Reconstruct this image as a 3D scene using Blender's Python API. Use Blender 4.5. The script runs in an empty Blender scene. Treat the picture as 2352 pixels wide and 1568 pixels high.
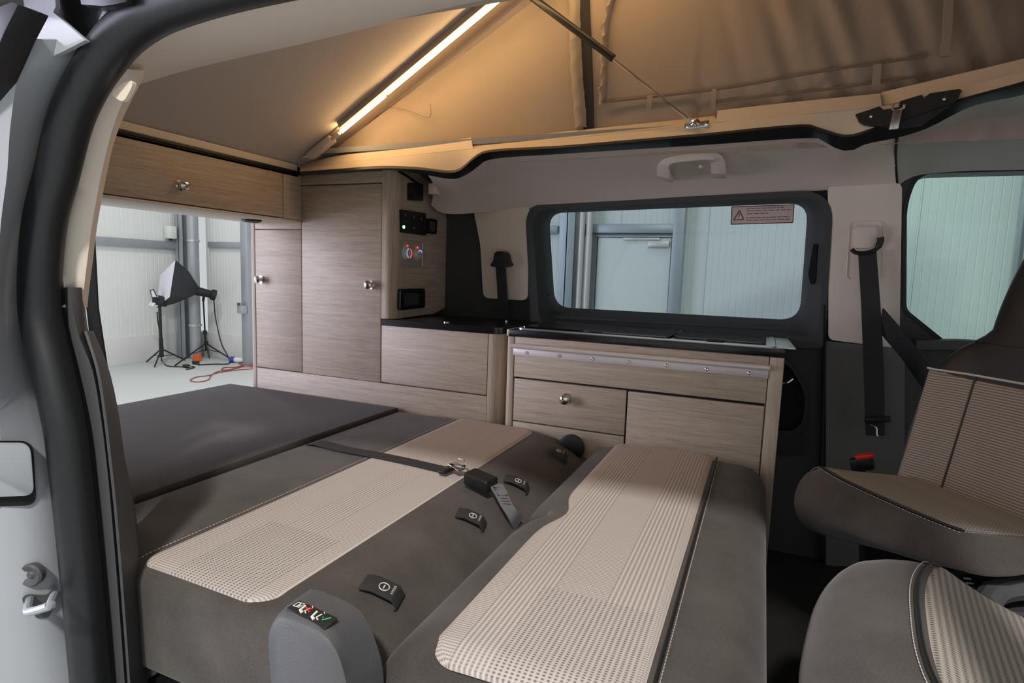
import bpy, bmesh, math, random
from mathutils import Vector, Matrix
from mathutils.geometry import tessellate_polygon
random.seed(7)
S = bpy.context.scene
C = S.collection
PI = math.pi

# ------------------------------------------------------------------ camera
# calibrated on the van's own axes: +X runs to the front of the van, +Y across it
# (away from the open sliding door), Z = 0 is the van floor
CX, CY, FPX = 1176.0, 784.0, 1339.9086
AX = [Vector((0.91753062, 0.0768734, -0.39016412)),
      Vector((0.39615838, -0.09136871, 0.91362481)),
      Vector((0.03458465, -0.99284553, -0.11428764))]
CAMZ = 1.0
cam = bpy.data.cameras.new('camera')
cam.sensor_width = 36.0
cam.lens = FPX / 2352.0 * 36.0
cam.clip_start = 0.02
cam_o = bpy.data.objects.new('camera', cam)
C.objects.link(cam_o)
_m = Matrix(((AX[0][0], -AX[0][1], -AX[0][2], 0.0),
             (AX[1][0], -AX[1][1], -AX[1][2], 0.0),
             (AX[2][0], -AX[2][1], -AX[2][2], CAMZ),
             (0, 0, 0, 1)))
cam_o.matrix_world = _m
S.camera = cam_o

def P(u, v, X=None, Y=None, Z=None):
    """measure: point of the photograph (2352x1568) on a plane of the van"""
    d = Vector(((u - CX) / FPX, (v - CY) / FPX, 1.0))
    w = Vector((AX[0].dot(d), AX[1].dot(d), AX[2].dot(d)))
    if X is not None: t = X / w.x
    elif Y is not None: t = Y / w.y
    else: t = (Z - CAMZ) / w.z
    return Vector((w.x * t, w.y * t, w.z * t + CAMZ))

# ------------------------------------------------------------------ world, lamps, exposure
S.view_settings.view_transform = 'Standard'
S.view_settings.look = 'None'
S.view_settings.gamma = 1.0
S.view_settings.use_curve_mapping = False
S.view_settings.exposure = 0.0
W = bpy.data.worlds.new('hall_daylight'); S.world = W
W.use_nodes = True
bg = W.node_tree.nodes['Background']
bg.inputs[0].default_value = (0.93, 0.97, 1.0, 1)
bg.inputs[1].default_value = 0.62

HALL_Z = -0.5
LAMPS = [((0.55, -2.5, 4.35), 0.42, 330.0),      # high-bay lamps of the hall
         ((-5.6, 3.6, 4.35), 0.5, 70.0),
         ((0.2, 4.9, 4.35), 0.5, 15.0)]
for loc, size, power in LAMPS:
    ld = bpy.data.lights.new('high_bay_light', 'AREA')
    ld.shape = 'DISK'; ld.size = size; ld.energy = power
    ld.color = (1.0, 0.97, 0.93)
    lo = bpy.data.objects.new('high_bay_light', ld); C.objects.link(lo)
    lo.location = (loc[0], loc[1], loc[2] - 0.03)
    if loc[1] < 0:                                # this one is angled at the van
        lo.rotation_euler = Vector((-0.3, 3.2, -3.6)).to_track_quat('-Z', 'Y').to_euler()

FILL_GATE = (-8.4, -2.9, 1.75, 4.4, 4.0)               # added unseen fill lighting the cabinet fronts: x, y, z, width, height
gd = bpy.data.lights.new('added_fill_light', 'AREA'); gd.shape = 'RECTANGLE'; gd.size = FILL_GATE[3]; gd.size_y = FILL_GATE[4]
gd.energy = 690.0; gd.color = (0.80, 0.78, 1.0)
go = bpy.data.objects.new('added_fill_light', gd); C.objects.link(go); go.location = (FILL_GATE[0] + .05, FILL_GATE[1], FILL_GATE[2])
go.rotation_euler = Vector((1, 0, 0)).to_track_quat('-Z', 'Z').to_euler()

# ------------------------------------------------------------------ materials
def lin(r, g, b):
    f = lambda c: (c / 255 / 12.92) if c / 255 <= 0.04045 else ((c / 255 + 0.055) / 1.055) ** 2.4
    return (f(r), f(g), f(b), 1.0)
M = {}
def new_mat(name):
    m = bpy.data.materials.new(name); m.use_nodes = True
    M[name] = m
    nt = m.node_tree
    return m, nt, nt.nodes['Principled BSDF']
def mat(name, col, rough=0.5, metal=0.0, bump=0.0, bscale=300.0, var=0.0, vscale=8.0, sheen=0.0, coat=0.0, spec=0.5):
    m, nt, b = new_mat(name)
    b.inputs['Base Color'].default_value = col
    b.inputs['Roughness'].default_value = rough
    b.inputs['Metallic'].default_value = metal
    b.inputs['Specular IOR Level'].default_value = spec
    if sheen: b.inputs['Sheen Weight'].default_value = sheen
    if coat: b.inputs['Coat Weight'].default_value = coat
    tc = nt.nodes.new('ShaderNodeTexCoord')
    if bump:
        n = nt.nodes.new('ShaderNodeTexNoise'); n.inputs['Scale'].default_value = bscale; n.inputs['Detail'].default_value = 2
        nt.links.new(tc.outputs['Object'], n.inputs['Vector'])
        bp = nt.nodes.new('ShaderNodeBump'); bp.inputs['Strength'].default_value = bump; bp.inputs['Distance'].default_value = 0.002
        nt.links.new(n.outputs['Fac'], bp.inputs['Height']); nt.links.new(bp.outputs['Normal'], b.inputs['Normal'])
    if var:
        n = nt.nodes.new('ShaderNodeTexNoise'); n.inputs['Scale'].default_value = vscale; n.inputs['Detail'].default_value = 4
        nt.links.new(tc.outputs['Object'], n.inputs['Vector'])
        mx = nt.nodes.new('ShaderNodeMix'); mx.data_type = 'RGBA'
        mx.inputs['A'].default_value = tuple(c * (1 - var) for c in col[:3]) + (1,)
        mx.inputs['B'].default_value = tuple(min(1, c * (1 + var)) for c in col[:3]) + (1,)
        nt.links.new(n.outputs['Fac'], mx.inputs['Factor']); nt.links.new(mx.outputs['Result'], b.inputs['Base Color'])
    return m
def emit(name, col, strength):
    m, nt, b = new_mat(name)
    b.inputs['Base Color'].default_value = (0, 0, 0, 1)
    b.inputs['Emission Color'].default_value = col
    b.inputs['Emission Strength'].default_value = strength
    return m
def wood(name, scale, base, dark):
    m, nt, b = new_mat(name)
    tc = nt.nodes.new('ShaderNodeTexCoord')
    mp = nt.nodes.new('ShaderNodeMapping'); mp.inputs['Scale'].default_value = scale
    nt.links.new(tc.outputs['Object'], mp.inputs['Vector'])
    n = nt.nodes.new('ShaderNodeTexNoise'); n.inputs['Scale'].default_value = 1.0; n.inputs['Detail'].default_value = 5; n.inputs['Roughness'].default_value = 0.65
    nt.links.new(mp.outputs['Vector'], n.inputs['Vector'])
    mp2 = nt.nodes.new('ShaderNodeMapping'); mp2.inputs['Scale'].default_value = tuple(s * 0.22 for s in scale)
    nt.links.new(tc.outputs['Object'], mp2.inputs['Vector'])
    n2 = nt.nodes.new('ShaderNodeTexNoise'); n2.inputs['Scale'].default_value = 1.0; n2.inputs['Detail'].default_value = 3
    nt.links.new(mp2.outputs['Vector'], n2.inputs['Vector'])
    ad = nt.nodes.new('ShaderNodeMath'); ad.operation = 'MULTIPLY_ADD'; ad.inputs[1].default_value = 0.65
    nt.links.new(n.outputs['Fac'], ad.inputs[0])
    ml = nt.nodes.new('ShaderNodeMath'); ml.operation = 'MULTIPLY'; ml.inputs[1].default_value = 0.35
    nt.links.new(n2.outputs['Fac'], ml.inputs[0]); nt.links.new(ml.outputs[0], ad.inputs[2])
    cr = nt.nodes.new('ShaderNodeValToRGB')
    cr.color_ramp.elements[0].position = 0.36; cr.color_ramp.elements[0].color = dark
    cr.color_ramp.elements[1].position = 0.62; cr.color_ramp.elements[1].color = base
    nt.links.new(ad.outputs[0], cr.inputs['Fac']); nt.links.new(cr.outputs['Color'], b.inputs['Base Color'])
    b.inputs['Roughness'].default_value = 0.5
    bp = nt.nodes.new('ShaderNodeBump'); bp.inputs['Strength'].default_value = 0.12; bp.inputs['Distance'].default_value = 0.001
    nt.links.new(n.outputs['Fac'], bp.inputs['Height']); nt.links.new(bp.outputs['Normal'], b.inputs['Normal'])
    return m
wood('oak_horizontal', (11, 11, 330), lin(205, 189, 168), lin(164, 147, 127))
wood('oak_upright', (300, 300, 9), lin(205, 189, 168), lin(166, 149, 129))

def dark_fabric(name, a, bcol):
    m, nt, b = new_mat(name)
    tc = nt.nodes.new('ShaderNodeTexCoord')
    n = nt.nodes.new('ShaderNodeTexNoise'); n.inputs['Scale'].default_value = 900; n.inputs['Detail'].default_value = 2
    n2 = nt.nodes.new('ShaderNodeTexNoise'); n2.inputs['Scale'].default_value = 9; n2.inputs['Detail'].default_value = 3
    nt.links.new(tc.outputs['Object'], n.inputs['Vector']); nt.links.new(tc.outputs['Object'], n2.inputs['Vector'])
    av = nt.nodes.new('ShaderNodeMath'); av.operation = 'MULTIPLY_ADD'; av.inputs[1].default_value = 0.6
    hv = nt.nodes.new('ShaderNodeMath'); hv.operation = 'MULTIPLY'; hv.inputs[1].default_value = 0.4
    nt.links.new(n2.outputs['Fac'], hv.inputs[0]); nt.links.new(n.outputs['Fac'], av.inputs[0]); nt.links.new(hv.outputs[0], av.inputs[2])
    cr = nt.nodes.new('ShaderNodeValToRGB')
    cr.color_ramp.elements[0].position = 0.35; cr.color_ramp.elements[0].color = a
    cr.color_ramp.elements[1].position = 0.68; cr.color_ramp.elements[1].color = bcol
    nt.links.new(av.outputs[0], cr.inputs['Fac']); nt.links.new(cr.outputs['Color'], b.inputs['Base Color'])
    b.inputs['Roughness'].default_value = 0.9; b.inputs['Specular IOR Level'].default_value = 0.25
    b.inputs['Sheen Weight'].default_value = 0.15
    bp = nt.nodes.new('ShaderNodeBump'); bp.inputs['Strength'].default_value = 0.15; bp.inputs['Distance'].default_value = 0.001
    nt.links.new(n.outputs['Fac'], bp.inputs['Height']); nt.links.new(bp.outputs['Normal'], b.inputs['Normal'])
    return m
dark_fabric('charcoal_fabric', lin(60, 54, 50), lin(92, 86, 81))
dark_fabric('mattress_fabric', lin(56, 51, 50), lin(70, 65, 65))

def woven(name, light, dark, per=0.0052, mode='bands'):
    """woven seat cloth: small dark dots between light threads, in bands; UV in metres"""
    m, nt, b = new_mat(name)
    uv = nt.nodes.new('ShaderNodeUVMap')
    sp = nt.nodes.new('ShaderNodeSeparateXYZ'); nt.links.new(uv.outputs['UV'], sp.inputs[0])
    def mt(op, a, bb=None, c=None):
        n = nt.nodes.new('ShaderNodeMath'); n.operation = op
        for i, x in enumerate((a, bb, c)):
            if x is None: continue
            if isinstance(x, (int, float)): n.inputs[i].default_value = x
            else: nt.links.new(x, n.inputs[i])
        return n.outputs[0]
    U, V = sp.outputs[0], sp.outputs[1]
    k = 2 * PI / per
    su = mt('SINE', mt('MULTIPLY', U, k * 0.62)); sv = mt('SINE', mt('MULTIPLY', V, k))
    h = lambda x: mt('MULTIPLY_ADD', x, 0.5, 0.5)
    su2 = mt('SINE', mt('MULTIPLY', U, k * 1.24))
    if mode == 'lines':
        pat = mt('MULTIPLY', mt('POWER', h(sv), 1.5), mt('MULTIPLY_ADD', h(su2), 0.25, 0.75))
        pat = mt('MULTIPLY_ADD', pat, 0.85, 0.05)
    else:
        band = mt('SINE', mt('MULTIPLY_ADD', U, 2 * PI / 0.17, 1.2))               # wide bands across the insert
        bm1 = mt('GREATER_THAN', band, 0.1); bm0 = mt('SUBTRACT', 1.0, bm1)
        ribs = mt('MULTIPLY', h(su), mt('MULTIPLY_ADD', h(sv), 0.55, 0.45))        # ribs running along V, broken by rows
        rows_ = mt('MULTIPLY', h(sv), mt('MULTIPLY_ADD', h(su2), 0.55, 0.45))      # rows across
        body = mt('ADD', mt('MULTIPLY', bm1, ribs), mt('MULTIPLY', bm0, rows_))
        dots = mt('MULTIPLY', h(su), h(sv))
        blk = mt('GREATER_THAN', mt('SINE', mt('MULTIPLY_ADD', V, 2 * PI / 1.9, 1.57)), 0.72)   # darker end blocks
        blk2 = mt('MULTIPLY', blk, mt('GREATER_THAN', mt('SINE', mt('MULTIPLY_ADD', U, 2 * PI / 0.31, -0.4)), -0.35))
        pat = mt('ADD', mt('MULTIPLY', mt('SUBTRACT', 1.0, blk2), mt('MULTIPLY', body, 0.72)), mt('MULTIPLY', blk2, mt('MULTIPLY_ADD', dots, 0.85, 0.12)))
    cl = nt.nodes.new('ShaderNodeClamp'); nt.links.new(pat, cl.inputs[0])
    mx = nt.nodes.new('ShaderNodeMix'); mx.data_type = 'RGBA'
    mx.inputs['A'].default_value = light; mx.inputs['B'].default_value = dark
    nt.links.new(cl.outputs[0], mx.inputs['Factor']); nt.links.new(mx.outputs['Result'], b.inputs['Base Color'])
    b.inputs['Roughness'].default_value = 0.85; b.inputs['Specular IOR Level'].default_value = 0.25
    bp = nt.nodes.new('ShaderNodeBump'); bp.inputs['Strength'].default_value = 0.3; bp.inputs['Distance'].default_value = 0.001; bp.invert = True
    nt.links.new(cl.outputs[0], bp.inputs['Height']); nt.links.new(bp.outputs['Normal'], b.inputs['Normal'])
    return m
woven('woven_cloth', lin(204, 194, 187), lin(84, 78, 75))
woven('ribbed_cloth', lin(186, 179, 170), lin(70, 64, 60), per=0.0062)
woven('lined_cloth', lin(176, 164, 150), lin(84, 74, 66), per=0.0068, mode='lines')

mat('beige_trim', lin(228, 215, 200), 0.6, bump=0.12, bscale=900)
mat('headliner', lin(226, 212, 199), 0.9, bump=0.15, bscale=1200)
mat('front_headliner', lin(176, 174, 168), 0.9, bump=0.15, bscale=1200)
mat('dark_plastic', lin(64, 65, 66), 0.6, bump=0.35, bscale=700)
mat('pillar_plastic', lin(104, 104, 102), 0.6, bump=0.35, bscale=700)
mat('grey_plastic', lin(82, 82, 84), 0.55, bump=0.4, bscale=600)
mat('black_plastic', lin(20, 20, 22), 0.45)
mat('black_gap', lin(8, 8, 9), 0.8)
mat('rubber', lin(26, 27, 29), 0.42)
mat('body_white', lin(164, 167, 172), 0.42, coat=0.15, var=0.02, vscale=3)
mat('cream_lip', lin(226, 210, 190), 0.4)
mat('canvas', lin(172, 157, 142), 0.9, bump=0.3, bscale=500, var=0.05, vscale=5)
mat('canvas_dark', lin(140, 125, 112), 0.9, bump=0.3, bscale=500, var=0.05, vscale=6)
mat('roof_lining', lin(212, 200, 188), 0.85, bump=0.1, bscale=700)
mat('chrome', (0.8, 0.8, 0.8, 1), 0.08, 1.0)
mat('steel', (0.62, 0.61, 0.6, 1), 0.3, 1.0)
mat('aluminium', lin(214, 208, 202), 0.4, 0.3)
mat('zinc', lin(172, 177, 182), 0.45, 0.55, var=0.06, vscale=10)
mat('black_top', lin(24, 22, 21), 0.22)
mat('black_glass', lin(12, 12, 13), 0.04, coat=1.0)
mat('webbing', lin(44, 43, 44), 0.75, bump=0.3, bscale=900)
mat('grey_webbing', lin(112, 112, 116), 0.75, bump=0.4, bscale=900)
mat('stitch', lin(205, 198, 188), 0.8)
mat('white_print', lin(225, 222, 216), 0.7)
mat('red_print', lin(200, 40, 35), 0.6)
mat('green_print', lin(30, 150, 90), 0.6)
mat('label_black', lin(28, 26, 24), 0.6)
mat('red_plastic', lin(225, 45, 25), 0.4)
mat('hall_panel', lin(228, 230, 227), 0.6)
mat('hall_plinth', lin(230, 228, 228), 0.7, var=0.03, vscale=3)
mat('hall_floor', lin(196, 200, 198), 0.85, spec=0.2, var=0.06, vscale=1.2)
mat('door_grey', lin(226, 229, 224), 0.5)
mat('lamp_black', lin(26, 26, 28), 0.5)
mat('softbox_black', lin(52, 53, 58), 0.7)
mat('softbox_white', lin(235, 232, 245), 0.8)
mat('orange_plastic', lin(225, 105, 45), 0.5)
mat('red_cable', lin(150, 70, 62), 0.5)
mat('blue_plastic', lin(40, 70, 160), 0.4)
mat('floor_vinyl', lin(34, 33, 32), 0.6, bump=0.2, bscale=300)
mat('sticker_line', lin(110, 60, 55), 0.6)
mat('dial_silver', lin(214, 204, 190), 0.4, 0.1)
mat('panel_silver', lin(176, 170, 164), 0.45, 0.2)
emit('led_warm', (1.0, 0.63, 0.28, 1), 33.0)
emit('led_green', (0.15, 1.0, 0.25, 1), 6.0)
emit('led_red', (1.0, 0.08, 0.04, 1), 1.5)
emit('led_blue', (0.25, 0.4, 1.0, 1), 1.4)
emit('fill_gate_glow', (0.97, 0.98, 1.0, 1), 1.0)  # glow of the added gate sheet, not a lamp of the hall
def glass(name, tint):
    m = bpy.data.materials.new(name); m.use_nodes = True; M[name] = m
    nt = m.node_tree; nt.nodes.clear()
    o = nt.nodes.new('ShaderNodeOutputMaterial'); t = nt.nodes.new('ShaderNodeBsdfTransparent'); g = nt.nodes.new('ShaderNodeBsdfGlossy')
    t.inputs[0].default_value = tint; g.inputs['Roughness'].default_value = 0.02
    fr = nt.nodes.new('ShaderNodeFresnel'); fr.inputs[0].default_value = 1.35
    mx = nt.nodes.new('ShaderNodeMixShader')
    nt.links.new(fr.outputs[0], mx.inputs[0]); nt.links.new(t.outputs[0], mx.inputs[1]); nt.links.new(g.outputs[0], mx.inputs[2])
    nt.links.new(mx.outputs[0], o.inputs[0])
def translucent(name, col):
    m = bpy.data.materials.new(name); m.use_nodes = True; M[name] = m
    nt = m.node_tree; nt.nodes.clear()
    o = nt.nodes.new('ShaderNodeOutputMaterial'); t = nt.nodes.new('ShaderNodeBsdfTranslucent'); d = nt.nodes.new('ShaderNodeBsdfDiffuse')
    t.inputs[0].default_value = col; d.inputs[0].default_value = col
    mx = nt.nodes.new('ShaderNodeMixShader'); mx.inputs[0].default_value = 0.55
    nt.links.new(d.outputs[0], mx.inputs[1]); nt.links.new(t.outputs[0], mx.inputs[2]); nt.links.new(mx.outputs[0], o.inputs[0])
translucent('sticker', lin(252, 232, 224))
glass('tinted_glass', (0.64, 0.70, 0.71, 1))
glass('door_glass', (0.68, 0.79, 0.76, 1))
glass('lid_glass', (0.35, 0.35, 0.36, 1))

# ------------------------------------------------------------------ builders
class MB:
    """collects shapes; build() links them as ONE mesh object"""
    def __init__(s): s.v = []; s.f = []; s.uv = None
    def add(s, v, f):
        o = len(s.v); s.v += [Vector(p) for p in v]; s.f += [tuple(i + o for i in q) for q in f]; return s
    def box(s, x0, x1, y0, y1, z0, z1):
        return s.add([(x, y, z) for z in (z0, z1) for y in (y0, y1) for x in (x0, x1)],
                     [(0, 2, 3, 1), (4, 5, 7, 6), (0, 1, 5, 4), (2, 6, 7, 3), (0, 4, 6, 2), (1, 3, 7, 5)])
    def obox(s, c, ax, ay, az, hx, hy, hz):
        c = Vector(c); ax, ay, az = (Vector(a).normalized() for a in (ax, ay, az))
        v = [c + ax * hx * i + ay * hy * j + az * hz * k for k in (-1, 1) for j in (-1, 1) for i in (-1, 1)]
        return s.add(v, [(0, 2, 3, 1), (4, 5, 7, 6), (0, 1, 5, 4), (2, 6, 7, 3), (0, 4, 6, 2), (1, 3, 7, 5)])
    def loft(s, loops, close=True, caps=True):
        n = len(loops[0]); v = [p for l in loops for p in l]; f = []
        for i in range(len(loops) - 1):
            for j in range(n if close else n - 1):
                k = (j + 1) % n
                f.append((i * n + j, i * n + k, (i + 1) * n + k, (i + 1) * n + j))
        if caps and close:
            f.append(tuple(range(n - 1, -1, -1))); f.append(tuple((len(loops) - 1) * n + j for j in range(n)))
        return s.add(v, f)
    def tube(s, pts, r, seg=10, sq=None):
        pts = [Vector(p) for p in pts]; loops = []
        n = len(pts); rs = r if isinstance(r, (list, tuple)) else [r] * n
        t0 = (pts[1] - pts[0]).normalized()
        up = Vector((0, 0, 1)) if abs(t0.z) < 0.9 else Vector((1, 0, 0))
        a = t0.cross(up).normalized()
        for i in range(n):
            t = (pts[min(i + 1, n - 1)] - pts[max(i - 1, 0)]).normalized()
            a = (a - t * a.dot(t)).normalized(); b = t.cross(a)
            loops.append([pts[i] + (a * math.cos(2 * PI * j / seg) + b * math.sin(2 * PI * j / seg)) * rs[i] for j in range(seg)])
        return s.loft(loops)
    def cyl(s, a, b, r, r2=None, seg=20): return s.tube([a, b], [r, r if r2 is None else r2], seg)
    def lathe(s, c, ax, prof, seg=24):
        """prof: (height along ax, radius)"""
        c = Vector(c); ax = Vector(ax).normalized(); up = Vector((0, 0, 1)) if abs(ax.z) < 0.9 else Vector((1, 0, 0))
        a = ax.cross(up).normalized(); b = ax.cross(a)
        return s.loft([[c + ax * h + (a * math.cos(2 * PI * j / seg) + b * math.sin(2 * PI * j / seg)) * max(r, 1e-5) for j in range(seg)] for h, r in prof])
    def strap(s, pts, side, w, t):
        """flat belt along pts; side = width direction"""
        pts = [Vector(p) for p in pts]; loops = []; n = len(pts)
        for i in range(n):
            tg = (pts[min(i + 1, n - 1)] - pts[max(i - 1, 0)]).normalized()
            sd = Vector(side(i) if callable(side) else side); sd = (sd - tg * sd.dot(tg)).normalized(); nm = tg.cross(sd)
            ww = w(i) if callable(w) else w
            loops.append([pts[i] + sd * ww / 2 + nm * t / 2, pts[i] - sd * ww / 2 + nm * t / 2, pts[i] - sd * ww / 2 - nm * t / 2, pts[i] + sd * ww / 2 - nm * t / 2])
        return s.loft(loops)
    def plate(s, outer, holes, fn, t0, t1):
        """outline (2d) with holes, between depths t0 and t1; fn(a,b,t) -> point"""
        polys = [[Vector((p[0], p[1], 0)) for p in outer]] + [[Vector((p[0], p[1], 0)) for p in h] for h in holes]
        tris = tessellate_polygon(polys); flat = [p for q in polys for p in q]; n = len(flat)
        v = [fn(p.x, p.y, t0) for p in flat] + [fn(p.x, p.y, t1) for p in flat]
        f = [tuple(t) for t in tris] + [tuple(i + n for i in reversed(t)) for t in tris]
        o = 0
        for q in polys:
            m = len(q)
            for i in range(m):
                j = (i + 1) % m; f.append((o + i, o + j, n + o + j, n + o + i))
            o += m
        return s.add(v, f)
    def build(s, name, m, parent=None, ang=35, bevel=0.0, seg=2, solid=0.0, sub=0, uvf=None):
        me = bpy.data.meshes.new(name)
        base = Vector((0, 0, 0))
        if parent is not None:
            base = parent['_base'] if '_base' in parent else (0, 0, 0); base = Vector(base)
        me.from_pydata([tuple(p - base) for p in s.v], [], s.f)
        bm = bmesh.new(); bm.from_mesh(me)
        bmesh.ops.recalc_face_normals(bm, faces=bm.faces)
        if bevel:
            bmesh.ops.remove_doubles(bm, verts=bm.verts, dist=1e-6)
            ed = [e for e in bm.edges if len(e.link_faces) == 2 and e.calc_face_angle(0) > 0.5]
            bmesh.ops.bevel(bm, geom=ed, offset=bevel, segments=seg, profile=0.5, affect='EDGES', clamp_overlap=True)
        if uvf:
            lay = bm.loops.layers.uv.new('UVMap')
            for fc in bm.faces:
                for lp in fc.loops:
                    lp[lay].uv = uvf(lp.vert.co + base)
        bm.to_mesh(me); bm.free()
        me.materials.append(M[m])
        for p in me.polygons: p.use_smooth = True
        me.set_sharp_from_angle(angle=math.radians(ang))
        o = bpy.data.objects.new(name, me); C.objects.link(o)
        if parent is not None:
            o.parent = parent
            o['_base'] = tuple(base)
        if solid:
            md = o.modifiers.new('thickness', 'SOLIDIFY'); md.thickness = solid; md.offset = 0
            es = o.modifiers.new('crisp_edges', 'EDGE_SPLIT'); es.split_angle = math.radians(min(ang, 60)); es.use_edge_sharp = False
        if sub:
            md = o.modifiers.new('smooth', 'SUBSURF'); md.levels = sub; md.render_levels = sub
        return o
def tag(o, label, cat=None, group=None, kind=None):
    o['label'] = label
    if cat: o['category'] = cat
    if group: o['group'] = group
    if kind: o['kind'] = kind
    return o
def thing(name, loc, label, cat, group=None, kind=None, rz=0.0):
    o = bpy.data.objects.new(name, None); C.objects.link(o)
    o.location = loc; o.rotation_euler = (0, 0, rz); o.empty_display_size = 0.05
    o['_base'] = tuple(loc) if rz == 0.0 else (0.0, 0.0, 0.0)
    return tag(o, label, cat, group, kind)
def catmull(pts, n):
    pts = [Vector(p) for p in pts]
    if len(pts) == 2: return [pts[0].lerp(pts[1], i / (n - 1)) for i in range(n)]
    q = [pts[0] * 2 - pts[1]] + pts + [pts[-1] * 2 - pts[-2]]
    ln = [0.0]
    for i in range(len(pts) - 1): ln.append(ln[-1] + (pts[i + 1] - pts[i]).length)
    out = []
    for k in range(n):
        t = ln[-1] * k / (n - 1); i = 0
        while i < len(pts) - 2 and t > ln[i + 1]: i += 1
        u = (t - ln[i]) / max(1e-9, ln[i + 1] - ln[i])
        a, b, c, d = q[i], q[i + 1], q[i + 2], q[i + 3]
        out.append(0.5 * ((2 * b) + (c - a) * u + (2 * a - 5 * b + 4 * c - d) * u * u + (3 * b - 3 * c + d - a) * u ** 3))
    return out
def roundpoly(pts, r, seg=6):
    out = []; n = len(pts)
    for i in range(n):
        a, b, c = Vector(pts[i - 1][:2]), Vector(pts[i][:2]), Vector(pts[(i + 1) % n][:2])
        rr = r[i] if isinstance(r, (list, tuple)) else r
        d1, d2 = (a - b), (c - b); k = min(rr, d1.length * 0.49, d2.length * 0.49)
        if k < 1e-5: out.append((b.x, b.y)); continue
        p, q = b + d1.normalized() * k, b + d2.normalized() * k
        for j in range(seg + 1):
            t = j / seg; x = p * (1 - t) ** 2 + b * 2 * t * (1 - t) + q * t * t
            out.append((x.x, x.y))
    return out
def rbox(x0, x1, y0, y1, z0, z1, r, n=(10, 10, 3), f=None):
    """rounded block for cushions; f deforms each point"""
    lo, hi = Vector((x0, y0, z0)), Vector((x1, y1, z1))
    def axis(a, b, k):
        th = [math.tan(math.radians(t)) for t in (45, 34, 22.5, 11, 0)]
        return [a + r * (1 - t) for t in th] + [a + r + (b - a - 2 * r) * i / k for i in range(1, k)] + [b - r * (1 - t) for t in reversed(th)]
    A = [axis(lo[i], hi[i], n[i]) for i in range(3)]
    idx = {}; v = []; fc = []
    def vid(p):
        key = tuple(round(c, 6) for c in p)
        if key in idx: return idx[key]
        q = Vector(p); c = Vector([min(max(q[i], lo[i] + r), hi[i] - r) for i in range(3)]); d = q - c
        if d.length > 1e-9: q = c + d.normalized() * r
        if f: q = Vector(f(q.x, q.y, q.z))
        idx[key] = len(v); v.append(q); return idx[key]
    for ax in range(3):
        i, j = [(1, 2), (2, 0), (0, 1)][ax]
        for side in (0, 1):
            val = A[ax][0] if side == 0 else A[ax][-1]
            for a in range(len(A[i]) - 1):
                for b in range(len(A[j]) - 1):
                    q = []
                    for da, db in ((0, 0), (1, 0), (1, 1), (0, 1)):
                        p = [0, 0, 0]; p[ax] = val; p[i] = A[i][a + da]; p[j] = A[j][b + db]; q.append(vid(p))
                    fc.append(tuple(q if side else reversed(q)))
    mb = MB(); mb.add(v, fc); return mb
def textmesh(txt, size):
    cu = bpy.data.curves.new('print', 'FONT'); cu.body = txt; cu.size = size; cu.align_x = 'CENTER'; cu.align_y = 'CENTER'
    o = bpy.data.objects.new('print', cu); C.objects.link(o)
    dg = bpy.context.evaluated_depsgraph_get(); me = bpy.data.meshes.new_from_object(o.evaluated_get(dg))
    v = [p.co.copy() for p in me.vertices]; f = [tuple(p.vertices) for p in me.polygons]
    bpy.data.objects.remove(o); bpy.data.curves.remove(cu); bpy.data.meshes.remove(me)
    return v, f

# ------------------------------------------------------------------ the hall around the van
WX, WYH = -8.5, 6.7                       # back wall plane, far wall plane
tag(MB().box(WX - 0.3, 7.0, -6.6, WYH + 0.3, HALL_Z - 0.1, HALL_Z).build('floor', 'hall_floor'),
    'pale grey painted concrete floor of the hall', 'floor', kind='structure')
PANEL_TOP, PLINTH = 5.3, -0.1
def panel_mesh(w):
    """sandwich panel 1 wide with fine vertical ribs and a joint groove at both edges (local: u, depth, z)"""
    pr = [(0, 0.012)]; n = 14
    for i in range(n):
        a = 0.006 + (w - 0.012) * i / n; b = 0.006 + (w - 0.012) * (i + 1) / n; d = (b - a)
        pr += [(a, 0.0), (a + d * 0.80, 0.0), (a + d * 0.86, 0.0035), (a + d * 0.94, 0.0035)]
    pr += [(w - 0.006, 0.0), (w, 0.012), (w, 0.08), (0, 0.08)]
    return pr
def hall_wall(name, label, along, start, count, width):
    root = thing(name, (0, 0, HALL_Z), label, 'wall', kind='structure')
    pr = panel_mesh(width)
    me = None
    for k in range(count):
        mb = MB()
        if along == 'X':
            fn = lambda a, d, z: Vector((a, d, z))
        else:
            fn = lambda a, d, z: Vector((-d, a, z))
        mb.loft([[fn(a, d, z) for a, d in pr] for z in (PLINTH, PANEL_TOP)])
        if me is None:
            o = mb.build('panel', 'hall_panel', None, ang=20); me = o.data
        else:
            o = bpy.data.objects.new('panel', me); C.objects.link(o)
        o.parent = root
        o.location = ((start + k * width, WYH, -HALL_Z) if along == 'X' else (WX, start + k * width, -HALL_Z))
    return root
wf = hall_wall('wall_far', 'white ribbed sandwich panel wall beyond the side windows', 'X', -8.5 + 0.277, 16, 0.953)
MB().box(WX, 7.0, WYH - 0.015, WYH + 0.1, HALL_Z, PLINTH).build('plinth', 'hall_plinth', wf, bevel=0.004)
wb = hall_wall('wall_back', 'white ribbed sandwich panel wall seen through the tailgate opening', 'Y', -6.46, 14, 0.94)
MB().box(WX - 0.1, WX + 0.015, -6.0, WYH, HALL_Z, PLINTH).build('plinth', 'hall_plinth', wb, bevel=0.004)

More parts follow.
